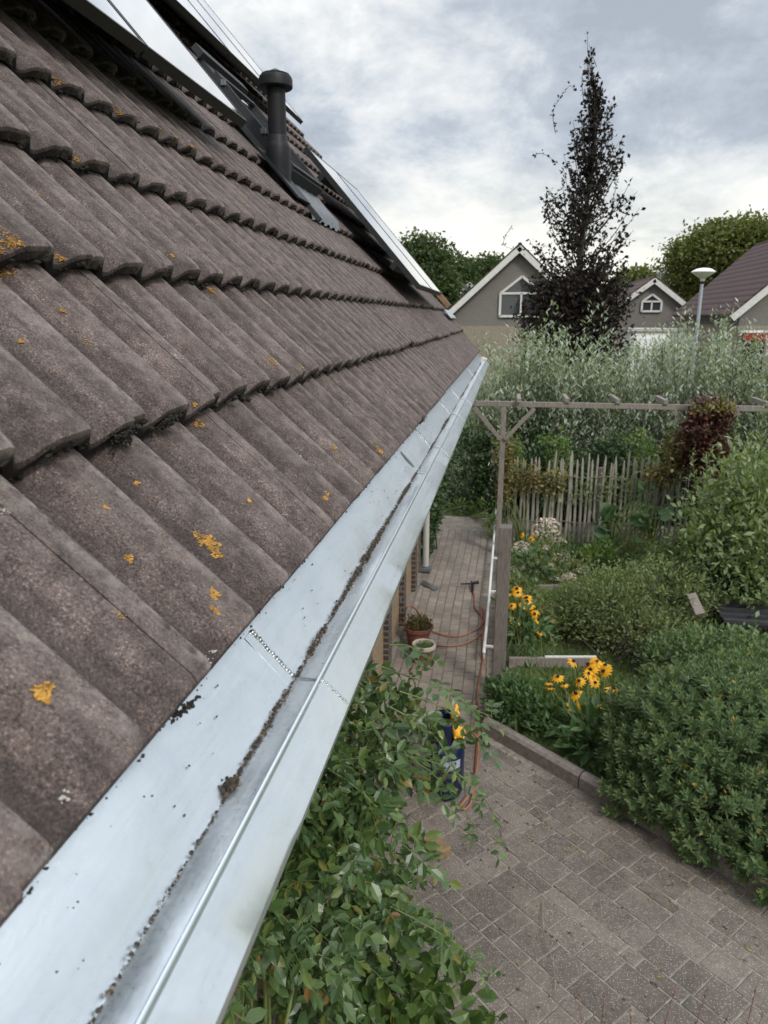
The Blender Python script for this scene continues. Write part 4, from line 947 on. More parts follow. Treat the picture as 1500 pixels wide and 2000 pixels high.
# ---------------------------------------------------------------- coneflowers and other bed plants
PET = [(-.012, 0)]
def flower(mb_p, mb_c, c, r, nrm, droop=.35):
    nrm = unit(np.array(nrm, float)); ref = unit(np.cross(nrm, [.2, 1., .1])); r2 = np.cross(nrm, ref); n = 12
    a = np.arange(n) * 2 * math.pi / n + rng.random(); rad = ref * np.cos(a)[:, None] + r2 * np.sin(a)[:, None]
    leaves(mb_p, c + rad * r * .12, rad - nrm * (droop + rng.normal(size=(n, 1)) * .12), np.repeat(nrm[None], n, 0), r * (.9 + .2 * rng.random(n)), np.full(n, r * .42), T_LOW)
    for k in range(5): mb_c.lump(c + nrm * r * .14 + rng.normal(size=3) * r * .05, r * .22, (1, 1, .9))
cone_c = simple('dark_flower_centre', (.018, .010, .006), .9, 0, .3, 60, .4)
def coneflowers(name_label, base, pix, Y, rad, leafblobs, nleaf, group='orange coneflower plants', leafL=.10):
    t = thing('coneflower_plant', name_label, 'flowers', base, group); sm = MB()
    for (px, py, sc, dy) in pix:
        c = at(px, py, Y + dy); mp, mc = MB(), MB(); flower(mp, mc, c, rad * sc, (rng.normal() * .5, -.35 + rng.normal() * .4, 1.), .3 + .25 * rng.random())
        f = mp.build('flower', petal_m, t); mc.build('flower_centre', cone_c, f)
        b_ = np.array(base) + rng.normal(size=3) * np.array([.09, .09, 0]); sm.tube(spline([tuple(b_), tuple((b_ + c) / 2 + rng.normal(size=3) * .02), tuple(c)], 4), np.linspace(.004, .0025, 9), 5)
    P, O = blob_points(leafblobs, nleaf, .35); D = unit(O * .9 + rng.normal(size=P.shape) * .35 + np.array([0, 0, .1])); Nn = unit(np.array([0, -.2, 1.]) + rng.normal(size=P.shape) * .3); l = leafL * (.7 + .6 * rng.random(len(P)))
    mb = MB(); leaves(mb, P, D, Nn, l, l * .42, T_FULL); mb.build('foliage', L_cone, t); sm.build('stem', stemg_m, t)
    return t
g1 = G(1150, 1470, .06)
coneflowers('tall orange coneflowers beside the evergreen bush above the kerb', g1 + np.array([.03, .1, 0]), [(1120, 1292, .9, .5), (1150, 1298, 1.2, .55), (1165, 1292, 1, .6), (1155, 1308, 1.1, .5), (1182, 1300, 1.1, .6), (1180, 1311, 1.1, .5), (1150, 1316, .8, .45), (1160, 1320, .9, .5), (1090, 1322, .9, .4), (1072, 1333, .7, .4), (1074, 1343, .9, .35), (1102, 1336, .7, .4), (1132, 1330, .9, .4), (1162, 1333, .9, .4), (1198, 1345, 1.2, .3), (1210, 1358, .8, .3), (1125, 1355, 1.1, .3), (1110, 1371, .8, .25), (1120, 1390, .9, .15), (1135, 1380, .9, .2), (1152, 1378, 1.1, .2), (1160, 1385, 1.1, .2), (1148, 1392, 1.1, .15), (1158, 1396, 1.2, .12), (1172, 1396, 1., .15), (1178, 1402, .9, .12), (1166, 1402, .9, .1), (1238, 1342, .7, .3)], g1[1] + .05, .060, [(g1[0] + .02, g1[1] + .0, .26, .26, .2, .2), (g1[0] + .15, g1[1] - .1, .2, .2, .15, .16), (g1[0] - .12, g1[1] + .12, .2, .18, .15, .14), (g1[0] + .0, g1[1] - .12, .15, .25, .14, .14)], 300, leafL=.12)
g2 = G(1015, 1295, .1)
coneflowers('orange coneflowers growing right beside the grey timber post', g2, [(992, 1161, .8, .5), (1010, 1150, 1.1, .55), (1011, 1158, .9, .5), (1028, 1168, 1.1, .5), (1030, 1176, 1.1, .45), (1022, 1182, .9, .4), (1035, 1184, .9, .4), (1000, 1183, .8, .4), (1045, 1199, .9, .3), (1006, 1211, 1.1, .25), (1051, 1212, .7, .25), (1055, 1235, .6, .1)], g2[1] + .0, .060, [(g2[0], g2[1] + .05, .34, .2, .22, .34), (g2[0] + .15, g2[1] + .1, .3, .2, .2, .28)], 150, leafL=.09)
g3 = G(1040, 1140, .1)
coneflowers('few orange coneflowers among the pale pink blossoms near the fence', g3, [(1019, 1045, .9, 1.0), (1037, 1053, 1.1, .95), (1045, 1044, .8, 1.0), (1117, 1134, .9, .1), (1142, 1141, .8, .1), (1127, 1167, .9, -.2)], g3[1], .05, [(g3[0], g3[1] + .1, .3, .25, .25, .25)], 90)
# pale pink umbel flowers
def umbels(label, base, pix, Y, r, blobs, nleaf):
    t = thing('pink_flower_plant', label, 'flowers', base, 'pale pink flowering perennials'); sm = MB()
    for (px, py, sc, dy) in pix:
        c = at(px, py, Y + dy); m_ = MB()
        for k in range(48):
            a, rr = rng.random() * 6.28, 1.5 * r * sc * rng.random() ** .5; m_.lump(c + np.array([rr * math.cos(a), rr * math.sin(a), -rr * rr / (r * 2.5) + rng.normal() * .004]), .010 + .009 * rng.random(), (1, 1, .7), jit=.4)
        m_.build('flower_head', pinkfl_m, t)
        b_ = np.array(base) + rng.normal(size=3) * np.array([.12, .12, 0]); sm.tube(spline([tuple(b_), tuple((b_ + c) / 2 + rng.normal(size=3) * .03), tuple(c)], 4), np.linspace(.005, .003, 9), 4)
    P, O = blob_points(blobs, nleaf, .3); D = unit(O * .5 + rng.normal(size=P.shape) * .6 + np.array([0, 0, .4])); Nn = unit(np.array([0, -.2, 1.]) + rng.normal(size=P.shape) * .4); l = .06 * (.6 + .7 * rng.random(len(P)))
    mb = MB(); leaves(mb, P, D, Nn, l, l * .4, T_LOW); mb.build('foliage', L_fine, t); sm.build('stem', stemg_m, t)
u1 = G(1075, 1125, .05); 
umbels('tall pale pink flower heads in front of the paling fence', u1, [(1064, 1012, 1.3, .7), (1076, 1013, 1.2, .7), (1073, 1022, .9, .7), (1058, 1034, 1, .6), (1083, 1036, .8, .6), (1070, 1045, .8, .6), (1092, 1051, .9, .5), (1100, 1080, 1.3, .3), (1090, 1084, 1, .3), (1110, 1083, 1, .3), (1102, 1086, .9, .25), (1086, 1087, .8, .3), (1108, 1099, .8, .2)], u1[1], .075, [(u1[0], u1[1] + .25, .35, .35, .3, .36)], 500)
u2 = G(1020, 1130, .05)
umbels('pale pink and white flower clusters close to the white rail', u2, [(1018, 1058, 1, .7), (1014, 1066, 1.1, .65), (1026, 1062, 1, .65), (1031, 1070, .9, .6), (1054, 1068, .8, .6), (1064, 1066, .8, .6), (1052, 1098, .9, .3), (1072, 1101, .8, .25), (1081, 1104, .7, .25), (1002, 1108, .8, .2), (1024, 1108, .9, .2), (1028, 1114, .9, .2), (1042, 1118, 1.1, .15), (1050, 1117, 1, .15), (1044, 1128, .9, .1), (1030, 1125, .7, .1), (1059, 1124, 1, .1), (1068, 1127, 1.1, .1), (1072, 1133, .9, .08), (1057, 1130, .9, .1), (998, 1124, .7, .1)], u2[1], .065, [(u2[0], u2[1] + .2, .25, .35, .35, .28), (u2[0] + .4, u2[1] + .1, .2, .35, .25, .22)], 620)
u3 = G(1120, 1150, .05)
umbels('scattered small white-pink flowers beside the fine-leaved shrub', u3, [(1113, 1119, 1, .2), (1120, 1123, .9, .2), (1104, 1125, .8, .15), (1135, 1111, .9, .3), (1103, 1131, .8, .1), (1083, 1128, .7, .1), (1134, 1140, 1., .05), (1131, 1143, .8, .05), (1105, 1141, .7, .05), (1098, 1145, .7, 0), (1104, 1152, .7, 0), (1073, 1154, .7, 0), (1045, 1159, .7, 0), (1071, 1178, .6, -.2)], u3[1], .055, [(u3[0], u3[1] + .1, .25, .35, .3, .26)], 420)

bush('fine_shrub', 'wide fine-leaved grey-green shrub in the middle of the garden bed', 'shrub', G(1190, 1300, .05), [(G(1190, 1290)[0], 7.3, .42, .55, .5, .5), (1.75, 7.6, .45, .6, .5, .5), (.95, 7.5, .3, .4, .35, .36), (1.5, 7.0, .3, .5, .35, .34)], 20000, .042, .45, L_fine, bark_m, .5, clump=8, spread=.9, shell=.35, nst=26)
bush('leafy_perennial', 'low bushy green perennial at the kerb corner by the timber post', 'plant', G(1010, 1420, .05), [(.22, 5.58, .22, .22, .18, .2), (.42, 5.46, .18, .18, .16, .16), (.1, 5.72, .2, .16, .16, .18)], 2600, .055, .45, L_cone, stemg_m, .6, clump=5, spread=.7)
bush('golden_grass_clump', 'loose yellow-green grassy plant behind the kerb left of the coneflowers', 'plant', G(1060, 1420, .05), [(.56, 5.55, .16, .22, .2, .14), (.45, 5.75, .2, .25, .2, .18), (.7, 5.9, .16, .2, .2, .14)], 1100, .085, .10, grass_m, stemg_m, 1.1, clump=6, spread=.5, nst=3)
bush('leafy_perennial', 'green leafy perennials behind the post and in front of the timber board', 'plant', G(1040, 1265, .05), [(.35, 7.2, .28, .3, .25, .26), (.75, 7.35, .24, .35, .25, .22), (.25, 7.75, .3, .25, .3, .28)], 3200, .07, .42, L_fine, stemg_m, .6, clump=5)
bush('leafy_perennial', 'bright green perennials under the pink flowers beyond the timber board', 'plant', G(1060, 1190, .05), [(.5, 8.1, .12, .4, .35, .15), (1., 8.2, .13, .4, .35, .16), (1.4, 8.5, .2, .35, .35, .22)], 5000, .06, .42, L_light, stemg_m, .7, clump=5)
# big leaved plants in front of the fence
def bigleaf(label, base, pts, L, mat, wr=.95):
    t = thing('big_leaved_plant', label, 'plant', base); mb, sm = MB(), MB(); P = np.array(pts)
    D = unit(P - np.array(base) + rng.normal(size=P.shape) * .1); D[:, 2] *= .2; Nn = unit(np.array([-.1, -.5, 1.]) + rng.normal(size=P.shape) * .2)
    l = L * (.75 + .5 * rng.random(len(P))); leaves(mb, P - D * l[:, None] * .4, D, Nn, l, l * wr, T_FULL); mb.build('foliage', mat, t)
    for p_ in P: sm.tube(spline([tuple(base), tuple((np.array(base) + p_) / 2 + np.array([0, 0, .08])), tuple(p_ - np.array([0, 0, .02]))], 4), np.linspace(.01, .006, 9), 5)
    sm.build('stem', stemg_m, t)
b_ = G(1190, 1090, .05); bigleaf('plant with very large round leaves before the paling fence', b_, [at(1188 + rng.normal() * 10, 1030 + rng.normal() * 14, 10.1 + rng.normal() * .2) for _ in range(14)], .26, leafmat('gourd_leaf', [(0, (.05, .10, .045)), (1, (.085, .15, .065))]))
b_ = G(1270, 1090, .05); bigleaf('tall plant with large round leaves right of the fence middle', b_, [at(1272 + rng.normal() * 14, 1022 + rng.normal() * 22, 10.0 + rng.normal() * .25) for _ in range(26)], .24, leafmat('marrow_leaf', [(0, (.045, .095, .035)), (1, (.085, .15, .06))]))
bush('feathery_plant', 'feathery mid-green plant between the two large-leaved plants', 'plant', G(1235, 1090, .05), [(at(1235, 1030, 9.9)[0], 9.9, .55, .28, .25, .38), (at(1240, 1070, 9.7)[0], 9.7, .3, .35, .3, .3)], 2600, .06, .2, L_fine, stemg_m, .7, clump=7)
bush('lime_green_shrub', 'small bright lime-green shrub left of the large-leaved plant', 'shrub', G(1175, 1110, .05), [(at(1172, 1060, 9.4)[0], 9.4, .36, .2, .2, .2), (at(1185, 1085, 9.3)[0], 9.3, .24, .26, .2, .2), (at(1160, 1070, 9.4)[0], 9.4, .3, .15, .15, .15)], 900, .07, .5, L_light, stemg_m, .5, clump=5)
bush('dark_perennial', 'dark green low plants in the shade before the fence', 'plant', G(1150, 1110, .05), [(at(1140, 1095, 9.5)[0], 9.6, .15, .5, .3, .18), (at(1230, 1110, 9.)[0], 9.2, .18, .5, .3, .22)], 3600, .065, .5, L_dark, stemg_m, .4, clump=5)
# fence climbers
bush('fence_climber', 'thin yellowing climber scrambling over the paling fence at its left end', 'climbing plant', (.35, 10.7, 0), [(at(990, 900, 10.6)[0], 10.6, 1.45, .16, .14, .42), (at(1030, 935, 10.6)[0], 10.62, 1.1, .3, .08, .26), (at(1075, 940, 10.6)[0], 10.62, 1.05, .35, .06, .25), (at(985, 960, 10.6)[0], 10.6, .95, .12, .1, .4)], 2300, .055, .58, L_yel, stemg_m, .1, clump=5, shell=.1)
bush('fence_climber', 'sparse green climber on the middle of the paling fence', 'climbing plant', (1.5, 10.65, 0), [(1.3, 10.64, .95, .5, .06, .3), (1.9, 10.68, 1.0, .45, .06, .3)], 500, .055, .5, L_fine, stemg_m, .1, clump=4, shell=.05)
bush('red_creeper', 'dark red creeper covering the second pergola post and the fence end', 'climbing plant', (2.6, 10.3, 0), [(at(1372, 830, 10.2)[0], 10.2, 1.95, .3, .25, .45), (at(1400, 800, 10.25)[0], 10.25, 2.15, .25, .2, .2), (at(1352, 880, 10.3)[0], 10.35, 1.65, .26, .2, .3), (at(1390, 900, 10.2)[0], 10.2, 1.4, .3, .25, .6), (at(1392, 1000, 10.3)[0], 10.35, .7, .25, .2, .45)], 7500, .065, .65, L_red, bark_m, .0, clump=6, shell=.3, nst=12)
bush('yellow_creeper', 'yellow-brown fading creeper hanging over the right end of the fence', 'climbing plant', (2.2, 10.5, 0), [(at(1325, 880, 10.35)[0], 10.35, 1.62, .22, .16, .3), (at(1290, 930, 10.5)[0], 10.5, 1.25, .3, .1, .16), (at(1395, 800, 10.1)[0], 10.1, 2.25, .3, .1, .08)], 2600, .06, .62, L_yel, bark_m, .0, clump=5, shell=.15)
# pale shrub on the right, two parts of one plant with long shoots
t = bush('pale_leaved_shrub', 'tall pale green shrub with upright leafy shoots at the right', 'shrub', (2.75, 8.0, 0), [(at(1430, 960, 8.2)[0], 8.2, 1.2, .42, .45, .6), (at(1480, 900, 8.3)[0], 8.3, 1.55, .45, .4, .5), (at(1420, 1040, 7.9)[0], 7.9, .95, .45, .4, .42), (at(1490, 1060, 7.8)[0], 7.8, .85, .4, .4, .5), (at(1460, 1110, 7.9)[0], 7.9, .62, .35, .35, .25)], 8500, .085, .45, L_shrub, bark_m, .5, clump=7, spread=1.5, shell=.2, nst=22)
mb, sm = MB(), MB()
for (px, py, ln) in ((1352, 880, .62), (1372, 1010, .4), (1395, 870, .5), (1440, 820, .6), (1462, 850, .5), (1490, 770, .7), (1410, 930, .5), (1345, 1030, .3), (1470, 960, .4), (1385, 1060, .35), (1420, 960, .5), (1500, 860, .5)):
    tip = at(px, py, 7.75 + rng.random() * .5); b_ = tip + np.array([.12 + rng.normal() * .08, .05, -ln]); q = spline([tuple(b_), tuple((b_ + tip) / 2 + rng.normal(size=3) * .03), tuple(tip)], 8); sm.tube(q, np.linspace(.006, .002, len(q)), 5)
    n = int(ln * 44); k = np.linspace(0, len(q) - 1, n).astype(int); a = np.arange(n) * 2.4; D = unit(np.stack([np.cos(a), np.sin(a), .75 + 0 * a], 1) + rng.normal(size=(n, 3)) * .2); l = (.10 - .04 * np.linspace(0, 1, n)) * (.8 + .4 * rng.random(n)); leaves(mb, q[k], D, unit(np.array([0, 0, 1.]) + D * -.3 + rng.normal(size=(n, 3)) * .2), l, l * .38, T_FULL)
mb.build('shoot_leaves', L_shrub, t); sm.build('shoot', stemg_m, t)
bush('garden_shrub', 'rounded mid-green shrub under the pale shrub beside the dark bench', 'shrub', (2.2, 7.9, 0), [(at(1340, 1060, 8.3)[0], 8.3, .62, .4, .35, .4), (at(1300, 1120, 8.2)[0], 8.3, .4, .4, .35, .35), (at(1330, 1130, 7.8)[0], 7.95, .3, .25, .25, .3)], 6500, .055, .5, L_fine, bark_m, .5, clump=6)
bush('garden_shrub', 'grey-green low shrub between the bench and the evergreen bush', 'shrub', (2.2, 6.6, 0), [(at(1400, 1225, 6.4)[0], 6.4, .36, .5, .4, .32), (at(1330, 1260, 6.4)[0], 6.4, .30, .35, .35, .32), (at(1480, 1225, 6.4)[0], 6.4, .38, .45, .4, .32)], 10000, .05, .42, L_hebe, bark_m, .6, clump=7)
# slatted bench and grey plank
slat_m = simple('dark_grey_slat', (.035, .035, .038), .6, 0, .25, 20, .2)
bp = at(1440, 1195, 7.35); t = thing('garden_bench', 'dark slatted garden bench half hidden behind shrubs', 'bench', (bp[0], bp[1], 0))
bz = bp[2]
for k in range(4): mb = MB(); mb.box((bp[0] + .14, 7.2 + .15 * k, bz - .04), (.62, .06, .03)); mb.build('seat_slat', slat_m, t)
mb = MB(); mb.box((bp[0] + .14, 7.42, bz - .075), (.58, .5, .04)); mb.build('seat_frame', dark_m, t)
for k in range(2): mb = MB(); mb.box((bp[0] + .14, 7.74, bz + .08 + .12 * k), (.62, .024, .085)); mb.build('back_slat', black_m, t)
for sx in (-.14, .42):
    for sy in (7.25, 7.68): mb = MB(); mb.box((bp[0] + sx, sy, (bz - .06) / 2), (.05, .05, bz - .06)); mb.build('leg', black_m, t)
pa, pb_ = at(1350, 1160, 7.3), at(1368, 1200, 7.1); o = MB().bar(pa, np.array([pb_[0], pb_[1], pb_[2]]), .09, .025, (0, -1, .3)).build('grey_plank', wood_grey); tag(o, 'short grey weathered plank leaning beside the dark bench', 'plank')

# hedges by the path
bush('corner_hedge', 'dark green ivy-like hedge at the far corner of the house', 'hedge', (-1.0, 10.4, 0), [(-1.12, 10.2, 1.0, .26, .5, .95), (-1.12, 11.0, 1.1, .3, .5, 1.0), (-1.15, 9.95, .4, .22, .35, .5)], 15000, .065, .65, L_dark, bark_m, .0, clump=6, shell=.5, nst=14)
bush('path_end_hedge', 'dark hedge closing the end of the brick path', 'hedge', (-.4, 12.9, 0), [(-.75, 12.85, .75, .55, .35, .85), (0., 12.9, .8, .5, .35, .95), (.5, 12.9, .9, .5, .4, 1.)], 13000, .07, .6, L_dark, bark_m, .1, clump=6, shell=.5, nst=14)
bush('ground_cover_plant', 'low fresh green plants at the foot of the dark hedge', 'plant', (-.45, 12.4, 0), [(-.75, 12.42, .12, .35, .14, .16), (-.2, 12.42, .14, .4, .14, .18), (-.05, 11.2, .16, .16, .35, .2)], 1100, .06, .5, L_light, stemg_m, .5, clump=5)
for lab, x, y, h, m_ in (('dark green shrub behind the left half of the fence', .9, 12.2, .95, L_dark), ('dark green shrub behind the middle of the fence', 1.9, 12.3, 1.0, L_dark), ('dark green shrub behind the right end of the fence', 3.0, 12.4, 1.05, L_dark)):
    bush('background_shrub', lab, 'shrub', (x, y, 0), [(x, y, h * .8, .62, .4, h * .8), (x + .3, y - .1, h * .6, .4, .3, h * .55)], 8000, .07, .55, m_, bark_m, .2, clump=6, shell=.45, nst=12, group='dark shrubs behind the fence')
for lab, px, py in (('yellow-green leafy sprig bush behind the fence near its left end', 1085, 862), ('yellow-green leafy bush behind the fence right of the middle', 1250, 862), ('small yellow-green bush beside the first pergola post', 990, 870)):
    c = at(px, py, 11.6); bush('yellow_green_shrub', lab, 'shrub', (c[0], 11.6, 0), [(c[0], 11.6, c[2], .22, .15, .18), (c[0] + .1, 11.65, c[2] - .3, .2, .15, .3)], 420, .065, .55, L_light, stemg_m, .3, clump=5, nst=6)

# silver willow shrubs
for i, (x, lab) in enumerate(((-.15, 'silver-green willow shrub at the end of the gutter'), (.75, 'silver-green willow shrub below the lit gable window of the left house'), (1.65, 'silver-green willow shrub in front of the purple tree'), (2.55, 'silver-green willow shrub right of the purple tree'), (3.4, 'silver-green willow shrub in front of the street lamp'), (4.25, 'silver-green willow shrub below the right-hand roof'), (5.1, 'silver-green willow shrub furthest right'))):
    t = thing('willow_shrub', lab, 'shrub', (x, 13.3, 0), 'silver willow shrubs in a row'); mb, sm = MB(), MB()
    for s in range(95):
        b_ = np.array([x + rng.normal() * .22, 13.3 + rng.normal() * .22, 0]); ht = (2.2 + 1.05 * rng.random() + (.45 if rng.random() < .13 else 0)) * (.95 + .1 * math.sin(i * 2.1)) - (.3 if i == 0 else 0)
        tip = b_ + np.array([rng.normal() * .42, rng.normal() * .34, ht]); q = spline([tuple(b_), tuple(b_ * .55 + tip * .45 + rng.normal(size=3) * .1), tuple(tip)], 8); sm.tube(q[::2], np.linspace(.009, .002, len(q[::2])), 4, caps=False)
        n = 150; f = .10 + .90 * rng.random(n) ** 1.05; k = (f * (len(q) - 1)).astype(int); a = rng.random(n) * 6.28; Pq = q[k] + rng.normal(size=(n, 3)) * .07; D = unit(np.stack([np.cos(a), np.sin(a), .7 + .4 * rng.random(n)], 1)); l = .07 + .06 * rng.random(n)
        leaves(mb, Pq, D, unit(rng.normal(size=(n, 3)) * .5 + np.array([0, 0, 1.])), l, l * .26, T_LOW)
    mb.build('foliage', L_will, t); sm.build('stem', bark_m, t)

# purple columnar beech
bx, by = at(1118, 640, 17)[0], 17.; t = thing('purple_beech', 'slender dark purple columnar beech with wispy leading shoots', 'tree', (bx, by, 0))
mb, sm = MB(), MB(); top = at(1151, 118, 17)
trunk = spline([(bx, by, 0), (bx + .02, by, 2.5), (bx + .08, by, 5), (bx + .2, by, 7.2), tuple(top)], 10); sm.tube(trunk, np.linspace(.11, .006, len(trunk)), 8)
def bl(q, n, sz, sp=.05):
    k = (rng.random(n) ** .8 * (len(q) - 1)).astype(int); D = rdir(n, -.1); l = sz * (.7 + .6 * rng.random(n)); leaves(mb, q[k] + rng.normal(size=(n, 3)) * sp, D, rdir(n, .5), l, l * .62, T_LOW)
def width(z): return np.interp(z, [1.2, 2.2, 3.6, 4.6, 5.4, 6.5, 7.1, 7.7, 8.2, 8.7], [1.05, 1.15, 1.16, 1.08, .96, .72, .5, .28, .12, .03])
for i in range(300):
    z0 = 1.0 + 6.3 * rng.random() ** 1.2; p0 = np.array([np.interp(z0, trunk[:, 2], trunk[:, 0]), by, z0]); a = rng.random() * 6.28; L_ = .35 + .6 * rng.random()
    zt = z0 + L_ * (1.0 + .9 * rng.random()); wv = width(zt) * (.30 + .95 * rng.random() ** .9); e = np.array([np.interp(zt, trunk[:, 2], trunk[:, 0]) + wv * math.cos(a), by + wv * math.sin(a), zt]); m_ = (p0 + e) / 2 + np.array([math.cos(a), math.sin(a), -.3]) * .12 * wv
    q = spline([tuple(p0), tuple(m_), tuple(e)], 8); sm.tube(q[::2], np.linspace(.016, .003, len(q[::2])), 4, caps=False); bl(q[3:], 60 if z0 < 3.4 else 26, .10, .05)
for i in range(330):
    z0 = 1.2 + 3.0 * rng.random(); a = rng.random() * 6.28; wv = width(z0) * .9 * rng.random() ** .6; c = np.array([bx + wv * math.cos(a), by + wv * math.sin(a), z0]); q = np.array([c + rng.normal(size=3) * .15 for _ in range(8)]); bl(q, 46, .095, .12)
bl(trunk[int(len(trunk) * .8):int(len(trunk) * .94)], 90, .085, .06)
for pts in ([(1085, 260), (1080, 225), (1088, 200), (1112, 168), (1120, 175)], [(1180, 330), (1190, 300), (1180, 262)], [(1040, 305), (1060, 300), (1090, 320)], [(1195, 400), (1203, 360), (1200, 325)], [(1000, 440), (985, 480), (1050, 490)], [(1170, 540), (1200, 515), (1226, 500)], [(1150, 140), (1148, 100), (1147, 66)], [(1140, 200), (1137, 150), (1148, 120)], [(1165, 130), (1158, 110), (1150, 85)]):
    q = spline([tuple(at(px, py, 17 + rng.normal() * .2)) for px, py in pts], 10); sm.tube(q, np.linspace(.008, .003, len(q)), 4); bl(q, 26 if pts[-1][1] > 160 else 9, .07, .02)
mb.build('crown', L_beech, t); sm.build('trunk', bark_m, t)

# ---------------------------------------------------------------- houses beyond
def gable_house(label, xa, hw, Y, zeave, zapex, depth, zband=3.2, win=None, roofm=None, over=.25, name='gable_house', wallm=None, bandm=None):
    t = thing(name, label, 'house', (xa, Y + depth / 2, 0)); mb = MB()
    mb.prism([(xa - hw + over, Y, zband), (xa + hw - over, Y, zband), (xa + hw - over, Y, zeave), (xa, Y, zapex - .15), (xa - hw + over, Y, zeave)], (0, depth, 0)); mb.build('gable', wallm or wall_grey_m, t)
    mb = MB(); mb.box((xa, Y + depth / 2 - .0, zband / 2), (2 * (hw - over) + .04, depth + .04, zband)); mb.build('wall', bandm or wall_beige_m, t)
    sl = (zapex - zeave) / hw
    for s in (-1, 1):
        a, b = np.array([xa, Y - .3, zapex]), np.array([xa + s * (hw + .15), Y - .3, zeave - sl * .15]); nrm = unit(np.array([s * sl, 0, 1.]))
        mb = MB(); mb.prism([a, b, b + nrm * .12, a + nrm * .12], (0, depth + .6, 0)); mb.build('roof', roofm or redroof_m, t)
        mb = MB(); mb.prism([a - np.array([0, .03, 0]) - nrm * .19, b - np.array([0, .03, 0]) - nrm * .19, b - np.array([0, .03, 0]) + nrm * .05, a - np.array([0, .03, 0]) + nrm * .05], (0, .05, 0)); mb.build('bargeboard', white_trim, t)
    mb = MB(); mb.tube([(xa, Y - .22, zapex + .08), (xa, Y + depth + .22, zapex + .08)], .10, 8); mb.build('ridge', roofm or redroof_m, t)
    if win:
        cx, z0, z1, w = win; zs = z0 + (z1 - z0) * .58; f = MB(); ol = [(cx - w, z0), (cx + w, z0), (cx + w, zs), (cx, z1), (cx - w, zs)]
        for i in range(5):
            p, q = np.array([ol[i][0], Y - .05, ol[i][1]]), np.array([ol[(i + 1) % 5][0], Y - .05, ol[(i + 1) % 5][1]]); f.bar(p, q, .10, .10, (0, 1, 0))
        f.bar((cx - w, Y - .055, zs), (cx + w, Y - .055, zs), .09, .08, (0, 1, 0)); f.bar((cx, Y - .055, z0), (cx, Y - .055, zs), .08, .08, (0, 1, 0)); fo = f.build('window', white_trim, t)
        g = MB(); g.prism([(x_, Y - .02, z_) for x_, z_ in ol], (0, .015, 0)); g.build('pane', glass_m, fo)
    return t
s1 = at(1000, 548, 34)
gable_house('grey gabled house with white bargeboards left of the purple tree', at(1015, 487, 34)[0], 3.05, 34, at(880, 610, 34)[2], at(1015, 487, 34)[2] + .1, 8, CZ - .35, win=(.55, at(0, 606, 34)[2] - .3, at(1010, 540, 34)[2], .92), roofm=darkroof_m)
s2 = at(1277, 545, 42)
gable_house('small grey gabled house with white arched-top window right of the purple tree', s2[0], 2.35, 42, at(1205, 612, 42)[2], s2[2], 9, CZ - 1.0, win=(at(1272, 600, 42)[0], at(1272, 608, 42)[2], at(1272, 575, 42)[2], .5))
s3 = at(1432, 612, 30)
gable_house('house with broad plum tiled roof at the right edge', s3[0] + 3.4, 3.4, 30, s3[2], s3[2] + 3.15, 9.5, CZ - .28)
# red framed opening of that house
o = thing('red_doorway', 'dark doorway with red lintel in the pale wall at the right edge', 'doorway', at(1475, 690, 29.8)); a = at(1475, 655, 29.8)
MB().box(a + np.array([0, 0, -.05]), (.85, .1, .28)).build('lintel', simple('red_paint', (.28, .015, .015), .5), o); MB().box(a + np.array([0, .03, -.85]), (.75, .08, 1.3)).build('door', dark_m, o); MB().box(a + np.array([0, 0, .14]), (1.1, .14, .08)).build('door_hood', white_m, o)
c = at(1310, 640, 36); t = thing('white_garage', 'low white garage wall seen through the willow shrubs', 'garage', (c[0], 37, 0)); MB().box((c[0], 37.5, 1.4), (3.3, 3, 2.8)).build('wall', white_m, t); MB().box((c[0], 37.5, 2.86), (3.5, 3.2, .12)).build('roof', simple('roof_edge', (.45, .42, .38), .7), t); 
for k in range(4): MB().box((c[0], 35.96, .6 + .55 * k), (2.6, .06, .5)).build('door_panel', white_m, t)
c = at(1320, 560, 62); t = thing('metal_roofed_building', 'building with steep grey metal roof behind the small gabled house', 'building', (c[0], 65, 0)); MB().prism([(c[0] - 2.2, 62, 3), (c[0] + 1.4, 62, 3), (c[0] + 1.0, 62, 6.6), (c[0] - .2, 62, 7.3)], (0, 7, 0)).build('roof', metalroof_m, t); MB().box((c[0] - .4, 65.5, 1.5), (3.4, 6.8, 3)).build('wall', wall_beige_m, t)
c = at(915, 566, 62)
gable_house('far pale gabled house with white edges just above the roof edge', c[0] + .1, 1.9, 62, c[2] - 1.2, c[2] + .55, 8, CZ - 1, roofm=darkroof_m, wallm=simple('pale_render', (.42, .42, .40), .8))
c = at(930, 552, 70)
gable_house('second far gabled house peeping above the first', c[0], 1.6, 70, c[2] - 1.2, c[2] + .4, 8, CZ - 1, roofm=darkroof_m, wallm=simple('grey_render', (.2, .2, .19), .8))
# street lamp
lp = at(1366, 640, 24); tp = at(1372, 548, 24); t = thing('street_lamp', 'street lamp with white conical head on a grey pole', 'street lamp', (tp[0], 24, 0))
MB().tube([(tp[0], 24, 0), (tp[0], 24, 1.2), (tp[0], 24, tp[2])], [.075, .06, .048], 12).build('pole', simple('galvanised_pole', (.36, .39, .42), .5, .4), t, smooth=True, sharp=40)
MB().lathe([(.06, -.02), (.075, .05), (.33, .23), (.335, .245)], tp, 24).build('diffuser', simple('frosted_diffuser', (.62, .60, .52), .4), t, smooth=True, sharp=40)
MB().lathe([(.345, .24), (.345, .262), (.2, .34), (.0, .37)], tp, 24).build('lamp_hood', white_m, t, smooth=True, sharp=40)
MB().lathe([(.05, -.10), (.06, -.09), (.06, -.02), (.05, -.015)], tp, 14).build('collar', black_m, t)

